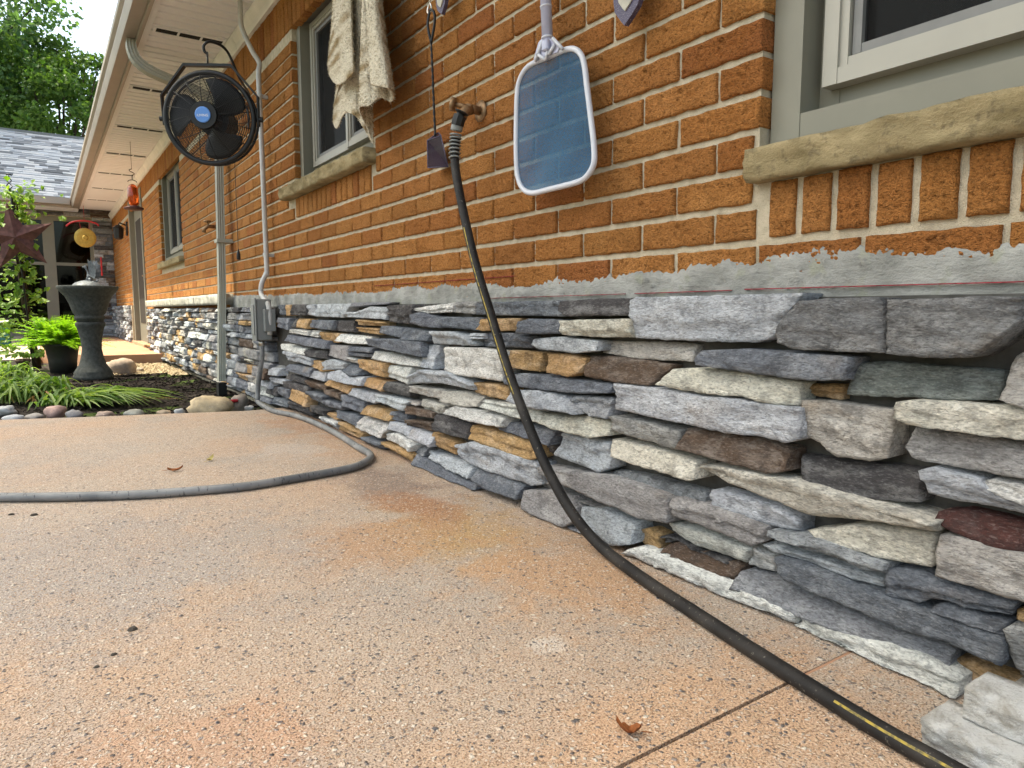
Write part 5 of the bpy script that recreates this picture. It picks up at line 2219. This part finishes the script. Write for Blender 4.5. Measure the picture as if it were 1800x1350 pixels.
# dragon figurine sitting on the mound
zt = (yb - 436) * K
drg = tag(empty('dragon_figurine', (bp.x + .012, bp.y, bp.z + zt)), 'small grey winged dragon figurine sitting in the birdbath bowl', 'figurine')
me = bpy.data.meshes.new('body')
u = K * 10   # ten crop pixels
rt = _R
sk = [(0, 0, .6, 1.5), (.5, 0, 1.8, 1.9), (.2, 0, 4.0, 1.5), (-.6, 0, 6.2, .9), (-1.2, 0, 8.0, .75), (-1.7, 0, 9.6, 1.0), (-2.9, 0, 10.0, .9), (-4.2, 0, 9.6, .5),
      (2.0, .6, .6, .9), (4.0, 1.4, .4, .7), (5.6, .6, .8, .45), (6.4, -.6, 1.6, .2),
      (-.8, 1.0, 2.6, .7), (-1.3, 1.2, .2, .5), (-.8, -1.0, 2.6, .7), (-1.3, -1.2, .2, .5),
      (1.4, 1.5, 1.0, 1.0), (-.2, 1.9, .2, .6), (1.4, -1.5, 1.0, 1.0), (-.2, -1.9, .2, .6),
      (-1.2, .6, 11.4, .25), (-1.2, -.6, 11.4, .25)]
ed = [(0, 1), (1, 2), (2, 3), (3, 4), (4, 5), (5, 6), (6, 7), (1, 8), (8, 9), (9, 10), (10, 11), (2, 12), (12, 13), (2, 14), (14, 15), (1, 16), (16, 17), (1, 18), (18, 19), (5, 20), (5, 21)]
tov = lambda a, b, c: (rt * a + Vector((math.sin(YAW), math.cos(YAW), 0)) * b) * u * .93 + Vector((0, 0, c * u * .93))
me.from_pydata([tov(a, b, c) for a, b, c, r in sk], ed, [])
me.materials.append(MATS['figurine'])
db = bpy.data.objects.new('body', me)
COL.objects.link(db)
db.parent = drg
smod = db.modifiers.new('skin', 'SKIN')
for i, q in enumerate(sk):
    me.skin_vertices[0].data[i].radius = (q[3] * u * .66,) * 2
    me.skin_vertices[0].data[i].use_root = (i == 1)
sb = db.modifiers.new('sub', 'SUBSURF')
sb.levels = sb.render_levels = 2
for s_ in (-1, 1):
    m = MB()
    rib = []
    for k in range(6):
        a = math.radians(95 - k * 24)
        l = (10.5, 10.5, 9.5, 8.0, 6.6, 5.4)[k]
        rib.append((2.2 + math.cos(a) * l * .62, s_ * (1.2 + .35 * l * .5), 4.2 + math.sin(a) * l))
    root = (1.0, s_ * .9, 4.2)
    vs = [tov(*root)]
    for k in range(6):
        vs.append(tov(*rib[k]))
        if k < 5:
            mid = tuple((rib[k][i] + rib[k + 1][i]) / 2 * .9 + root[i] * .1 for i in range(3))
            vs.append(tov(*mid))
    m.add(vs, [(0, i, i + 1) for i in range(1, len(vs) - 1)])
    wo = m.build('wing', 'figurine', drg, fix=False)
    wo.modifiers.new('t', 'SOLIDIFY').thickness = .003
    m = MB()
    for k in range(6):
        m.tube([tov(*root), tov(*rib[k])], [.004, .0015], 5)
    m.build('rib', 'figurine', wo, True)


# leaves
def leafquad(m, c, d, up, l, w_):
    d = d.normalized()
    s_ = d.cross(up)
    s_ = s_.normalized() if s_.length > 1e-5 else Vector((1, 0, 0))
    n = s_.cross(d) * (l * .12)
    m.add([c, c + d * l * .45 + s_ * w_ + n, c + d * l, c + d * l * .45 - s_ * w_ + n], [(0, 1, 2, 3)])


def rvec():
    while True:
        v = Vector((random.uniform(-1, 1), random.uniform(-1, 1), random.uniform(-1, 1)))
        if .05 < v.length < 1:
            return v.normalized()


# vine on an iron pole with the rusty star
pb = gnd(66, 648, -.04)
dz = (pb - CAM).dot(_F)
pole_top = hit(16, 300, 1, pb.y - .05)
vine = tag(empty('climbing_vine', tuple(pb)), 'yellow green climbing vine twisting up a post behind the rusty star', 'vine')
m = MB()
for s_ in range(5):
    pts = []
    for i in range(15):
        t = i / 14
        x = 66 - 40 * t - 6 * math.sin(t * 3) + 5 * math.sin(t * 9 + s_ * 1.3)
        y = 648 - 300 * t
        pts.append(hit(x, y, 1, pb.y + .03 * math.cos(t * 9 + s_ * 1.3)) - pb)
    m.tube(pts, [.014 * (1 - .5 * i / 14) for i in range(15)], 6)
m.build('stem', 'vine_stem', vine, True)
m = MB()
for k in range(760):
    if k < 430:
        x, y = random.gauss(4, 26), random.uniform(330, 640)
        if y > 470 and x > 45:
            continue
    elif k < 600:
        x, y = random.gauss(25, 26), random.gauss(365, 22)
    else:
        t = random.random()
        x, y = 40 + 25 * t + random.gauss(0, 14), 430 + 190 * t
    p = hit(x, y, 1, pb.y + random.gauss(.0, .12)) - pb
    d = (rvec() + Vector((0, -.3, -.5))).normalized()
    l = random.uniform(.04, .085)
    for q in (-.7, 0, .7) if random.random() < .55 else (0,):
        dd = Matrix.Rotation(q, 3, 'Z') @ d
        leafquad(m, p, dd, Vector((0, -.4, 1)), l, l * .36)
m.build('leaves', 'vine_leaf', vine, fix=False)

hook = tag(empty('shepherd_hook', tuple(pb + Vector((-.03, -.12, 0)))), 'thin black iron garden hook with a twisted top above the star', 'garden hook')
m = MB()
ho = hook.location
tp = hit(16, 318, 1, ho.y) - ho
m.tube([Vector((0, 0, 0)), tp * .5 + Vector((.01, 0, 0)), tp * .85, tp + Vector((0, 0, -.1))], .008, 6)
m.build('rod', 'black_metal', hook, True)
m = MB()
for s_ in (0, PI):
    m.tube([tp + Vector((math.cos(i * .7 + s_) * .022 * math.sin(PI * i / 12), math.sin(i * .7 + s_) * .022 * math.sin(PI * i / 12), -.11 + .16 * i / 12)) for i in range(13)], .005, 5)
m.tube([tp + Vector((-.02, 0, .055)), tp + Vector((.0, 0, .062)), tp + Vector((.024, 0, .055))], .007, 6)
m.build('twist', 'black_metal', hook, True)

sc = hit(28, 418, 1, ho.y - .10)
star = tag(empty('metal_star', tuple(sc)), 'rusty metal barn star hanging in front of the vine', 'star')
dz = (sc - CAM).dot(_F)
for k in range(5):
    a = PI / 2 + 2 * PI * k / 5 + .16
    ro_, ri = 62 * dz / FPX, 25 * dz / FPX
    vw = Vector((math.sin(YAW) * .2, 1, 0)).normalized()
    sx = Vector((0, 0, 1)).cross(vw).normalized() * -1
    pt = lambda r, an: sx * (r * math.cos(an)) + Vector((0, 0, 1)) * (r * math.sin(an))
    T, A_, B_ = pt(ro_, a), pt(ri, a - PI / 5), pt(ri, a + PI / 5)
    ctr_f, ctr_b = -vw * .06, vw * .05
    m = MB()
    m.add([T, A_, B_, ctr_f, ctr_b], [(3, 1, 0), (3, 0, 2), (4, 0, 1), (4, 2, 0)])
    m.build('point', 'rust', star)

# fern in black pot
fp_ = gnd(112, 655, -.04)
dz = (fp_ - CAM).dot(_F)
U = dz / FPX
fern = tag(empty('potted_fern', tuple(fp_)), 'bright green fern in a black nursery pot behind the birdbath', 'fern')
m = MB()
m.lathe([(.105, 0), (.115, .12), (.135, .24), (.15, .25), (.15, .27), (.138, .27), (.13, .25), (.01, .24)], n=24)
m.build('pot', 'pot', fern, True)
m = MB()
for k in range(330):
    a = random.uniform(0, 2 * PI)
    l = random.uniform(.24, .50)
    up = random.uniform(.3, 3.2)
    d = Vector((math.cos(a), math.sin(a), up)).normalized()
    p = Vector((math.cos(a) * .05, math.sin(a) * .05, .24))
    n = 16
    for i in range(n):
        t = i / n
        q = p + d * l * t + Vector((0, 0, -.16 * t * t))
        side = d.cross(Vector((0, 0, 1))).normalized()
        wl_ = .045 * math.sin(PI * (t * .85 + .12))
        for s_ in (-1, 1):
            leafquad(m, q, side * s_ + d * .4 + Vector((0, 0, -.25 + random.uniform(-.2, .2))), Vector((0, 0, 1)), wl_ + .008, .007)
m.build('fronds', 'fern_leaf', fern, fix=False)

# daylilies: strap leaves
def daylily(px, py, n, lmin, lmax, lean, label, spread=.09, hk=1.0):
    p = gnd(px, py, -.045)
    o = tag(empty('daylily', tuple(p)), label, 'daylily', 'daylily clumps at the patio edge')
    for mat, cnt, nm in (('lily_leaf', n, 'leaves'), ('dry_blade', n // 9, 'dry_leaves')):
        m = MB()
        for k in range(cnt):
            a = random.uniform(0, 2 * PI)
            d = Vector((math.cos(a), math.sin(a), 0)) * random.uniform(.35, 1) + lean * random.uniform(.3, 1.2)
            l = random.uniform(lmin, lmax)
            b = Vector((random.gauss(0, spread), random.gauss(0, spread * .6), 0))
            hgt = random.uniform(.45, 1.0) * l * (.55 if nm == 'leaves' else .25) * hk
            w_ = random.uniform(.006, .010)
            vs = []
            s_ = Vector((-d.y, d.x, 0)).normalized()
            ns = 9
            for i in range(ns + 1):
                t = i / ns
                q = b + d * l * t * .8 + Vector((0, 0, .02 + 4 * hgt * t * (1 - t) * (1 - .25 * t)))
                q.z = max(q.z, .012)
                ww = w_ * (1 - t ** 3) * (.7 + .6 * min(1, t * 4))
                vs += [q + s_ * ww, q - Vector((0, 0, ww * .5)), q - s_ * ww]
            m.add(vs, [(3 * i + c, 3 * i + 3 + c, 3 * i + 4 + c, 3 * i + 1 + c) for i in range(ns) for c in (0, 1)])
        m.build(nm, mat, o, fix=False)
    return o


daylily(50, 708, 230, .22, .40, Vector((-.05, -.1, 0)), 'green daylily clump with arching leaves at the left edge of the bed')
daylily(140, 714, 230, .24, .46, Vector((.75, -.15, 0)), 'flattened daylily clump leaning right in front of the birdbath', .08, .42)
daylily(25, 668, 70, .18, .30, Vector((-.1, .1, 0)), 'small straggly daylily behind the larger left clump', .07)

# dark stump-like pot on the left and teal cooler
st_ = gnd(146, 645, -.03)
m = MB()
m.lathe([(.05, 0), (.055, .04), (.045, .08), (.06, .11), (.05, .13), (.01, .125)], n=12)
for i in range(len(m.v)):
    x, y, z = m.v[i]
    m.v[i] = (x + .012 * fbm(x * 20, z * 20, 3, 3), y, z)
o = m.build('stump', 'vine_stem')
o.location = gnd(42, 655, -.04)
tag(o, 'small dark knotty stump left of the vine base', 'stump')
cl = gnd(8, 608, .02)
cool = tag(empty('cooler', (cl.x - .22, min(cl.y, 12.6), .021)), 'teal cooler with a white lid at the left edge beyond the vine', 'cooler')
m = MB()
m.bevbox(-.30, .30, -.18, .18, 0, .30, .02)
m.build('tub', 'teal', cool)
m = MB()
m.bevbox(-.31, .31, -.19, .19, .302, .37, .02)
m.build('lid', 'white', cool)

# gong under the wing eave
gc = atY(150, 418, 13.2)
gong = tag(empty('garden_gong', tuple(gc)), 'round gold gong with a red arch hanging before the glazed door', 'gong')
m = MB()
m.tube([(0, -.008, 0), (0, -.004, 0), (0, .006, 0)], [.12, .15, .155], 32)
m.build('disc', 'gold', gong)
m = MB()
m.tube([(0, -.022, 0), (0, -.008, 0)], [.03, .045], 20)
m.build('boss', 'gold', gong)
m = MB()
m.tube(smooth_path([(-.25, 0, .17), (-.18, 0, .23), (-.06, 0, .265), (.06, 0, .265), (.16, 0, .24), (.20, 0, .20)], 5), .013, 8)
m.build('arch', 'red_paint', gong, True)
m = MB()
for s_ in (-.07, .07):
    m.tube([(s_, 0, .26), (s_ * .8, 0, .13)], .003, 5)
m.tube([(0, 0, .265), (0, 0, .65)], .003, 5)
m.tube([(0.2, 0, -.3), (.2, 0, -.6)], .012, 6)
m.build('cord', 'red_paint', gong)

# hummingbird feeder on a wire
fe = hit(234, 345, 0, -.28)
feed = tag(empty('bird_feeder', tuple(fe)), 'orange glass hummingbird feeder hanging from a wire under the soffit', 'bird feeder')
dz = (fe - CAM).dot(_F)
U = dz / FPX
m = MB()
m.lathe([(5 * U, -16 * U), (8 * U, -12 * U), (9 * U, 0), (8 * U, 14 * U), (5 * U, 19 * U), (2 * U, 21 * U)], n=16)
m.build('bottle', 'amber', feed, True)
m = MB()
m.lathe([(8 * U, -24 * U), (15 * U, -23 * U), (16 * U, -20 * U), (9 * U, -17 * U), (5 * U, -16 * U)], n=16)
m.build('tray', 'rust', feed, True)
m = MB()
m.tube([(7 * U * math.cos(k), 0, 24 * U + 4 * U * math.sin(k)) for k in [i * PI / 8 for i in range(9)]], .004, 5)
m.tube([(0, 0, 28 * U), (0, 0, 36 * U)], .004, 5)
m.tube([(4 * U * math.sin(k * .7), 0, 36 * U + 1.2 * U * k) for k in range(10)], .004, 5)
m.tube([(0, 0, 46 * U), (0, 0, ZS - fe.z)], .002, 5)
m.build('wire', 'amber_wire', feed, True)
# wall lantern behind it
ln_ = wallp(243, 355, -.02)
lan2 = tag(empty('wall_lantern', (0, 11.65, 1.72)), 'small dark metal lantern fixed to the brick beside the far door', 'lantern')
m = MB()
m.bevbox(-.02, .004, -.05, .05, -.10, .10, .004)
m.build('backplate', 'black_metal', lan2)
m = MB()
m.tube([(-.02, 0, .05), (-.10, 0, .08), (-.12, 0, .04)], .01, 6)
m.build('arm', 'black_metal', lan2, True)
m = MB()
m.lathe([(.03, -.16), (.06, -.14), (.07, .0), (.085, .005), (.02, .05)], (-.12, 0, 0), 8)
m.build('cage', 'black_metal', lan2)


# ================================================================== TREES
def tree(name, base, trunk_h, crown_c, crown_r, nclump, per, leaf, mat, label, group, seed, trunk_r=.25):
    random.seed(seed)
    o = tag(empty(name, base), label, 'tree', group)
    B = Vector(base)
    m = MB()
    cc = Vector(crown_c) - B
    m.tube(smooth_path([(0, 0, -.2), (0.05, .0, trunk_h * .5), (cc.x * .4, cc.y * .4, trunk_h), (cc.x * .9, cc.y * .9, cc.z)], 5), [trunk_r * (1 - .65 * i / 15) for i in range(16)], 10)
    clumps = []
    for k in range(nclump):
        d = rvec()
        r = random.uniform(.35, 1) ** .55
        c = cc + Vector((d.x * crown_r[0] * r, d.y * crown_r[1] * r, d.z * crown_r[2] * r))
        clumps.append((c, random.uniform(.5, 1.15)))
    for c, s_ in clumps[::3]:
        st = Vector((cc.x * .5, cc.y * .5, trunk_h * random.uniform(.75, 1.2)))
        mid = (st + c) / 2 + Vector((0, 0, .3))
        m.tube(smooth_path([st, mid, c], 4), [trunk_r * .32 * (1 - .1 * i) for i in range(9)], 5)
    m.build('trunk', 'trunk', o, True)
    m = MB()
    cs = (crown_r[0] * crown_r[1] * crown_r[2]) ** (1 / 3) * .30
    for c, s_ in clumps:
        for k in range(per):
            d = rvec()
            q = c + Vector((d.x, d.y, d.z * .6)) * cs * s_ * random.random() ** .45
            l = leaf * random.uniform(.6, 1.3)
            leafquad(m, q, (rvec() + Vector((0, 0, -.4))), rvec(), l, l * .36)
    m.build('crown', mat, o, fix=False)
    return o


tree('oak_tree', (-4.4, 27, 0), 5, (-3.3, 26, 8.6), (3.3, 3.4, 4.6), 170, 125, .16, 'oak_leaf', 'tall dark green oak rising behind the wing roof at the left', 'trees behind the house', 3)
tree('maple_tree', (-.4, 25, 0), 3.0, (-.4, 24.5, 5.9), (2.1, 2.2, 2.4), 130, 140, .14, 'maple_leaf', 'lighter green tree behind the wing roof next to the gutter', 'trees behind the house', 4, .18)
tree('oak_tree', (-7, 38, 0), 6, (-5.0, 38, 8), (5, 4, 6.0), 150, 120, .26, 'maple_leaf', 'distant green tree filling the gap behind the tall oak', 'trees behind the house', 5)
tree('shade_tree', (-10.5, 7.0, 0), 11, (-9.0, 5.5, 18), (4.6, 5.0, 2.4), 170, 190, .50, 'oak_leaf', 'very tall broad tree left of the patio whose shade covers the wall', 'trees over the patio', 6, .35)
tree('shade_tree', (-9.5, 20.0, 0), 9, (-8.6, 19.6, 15), (4.4, 3.4, 2.2), 90, 130, .50, 'oak_leaf', 'tall tree left of the wing whose shade falls on the shingles', 'trees over the patio', 8, .3)
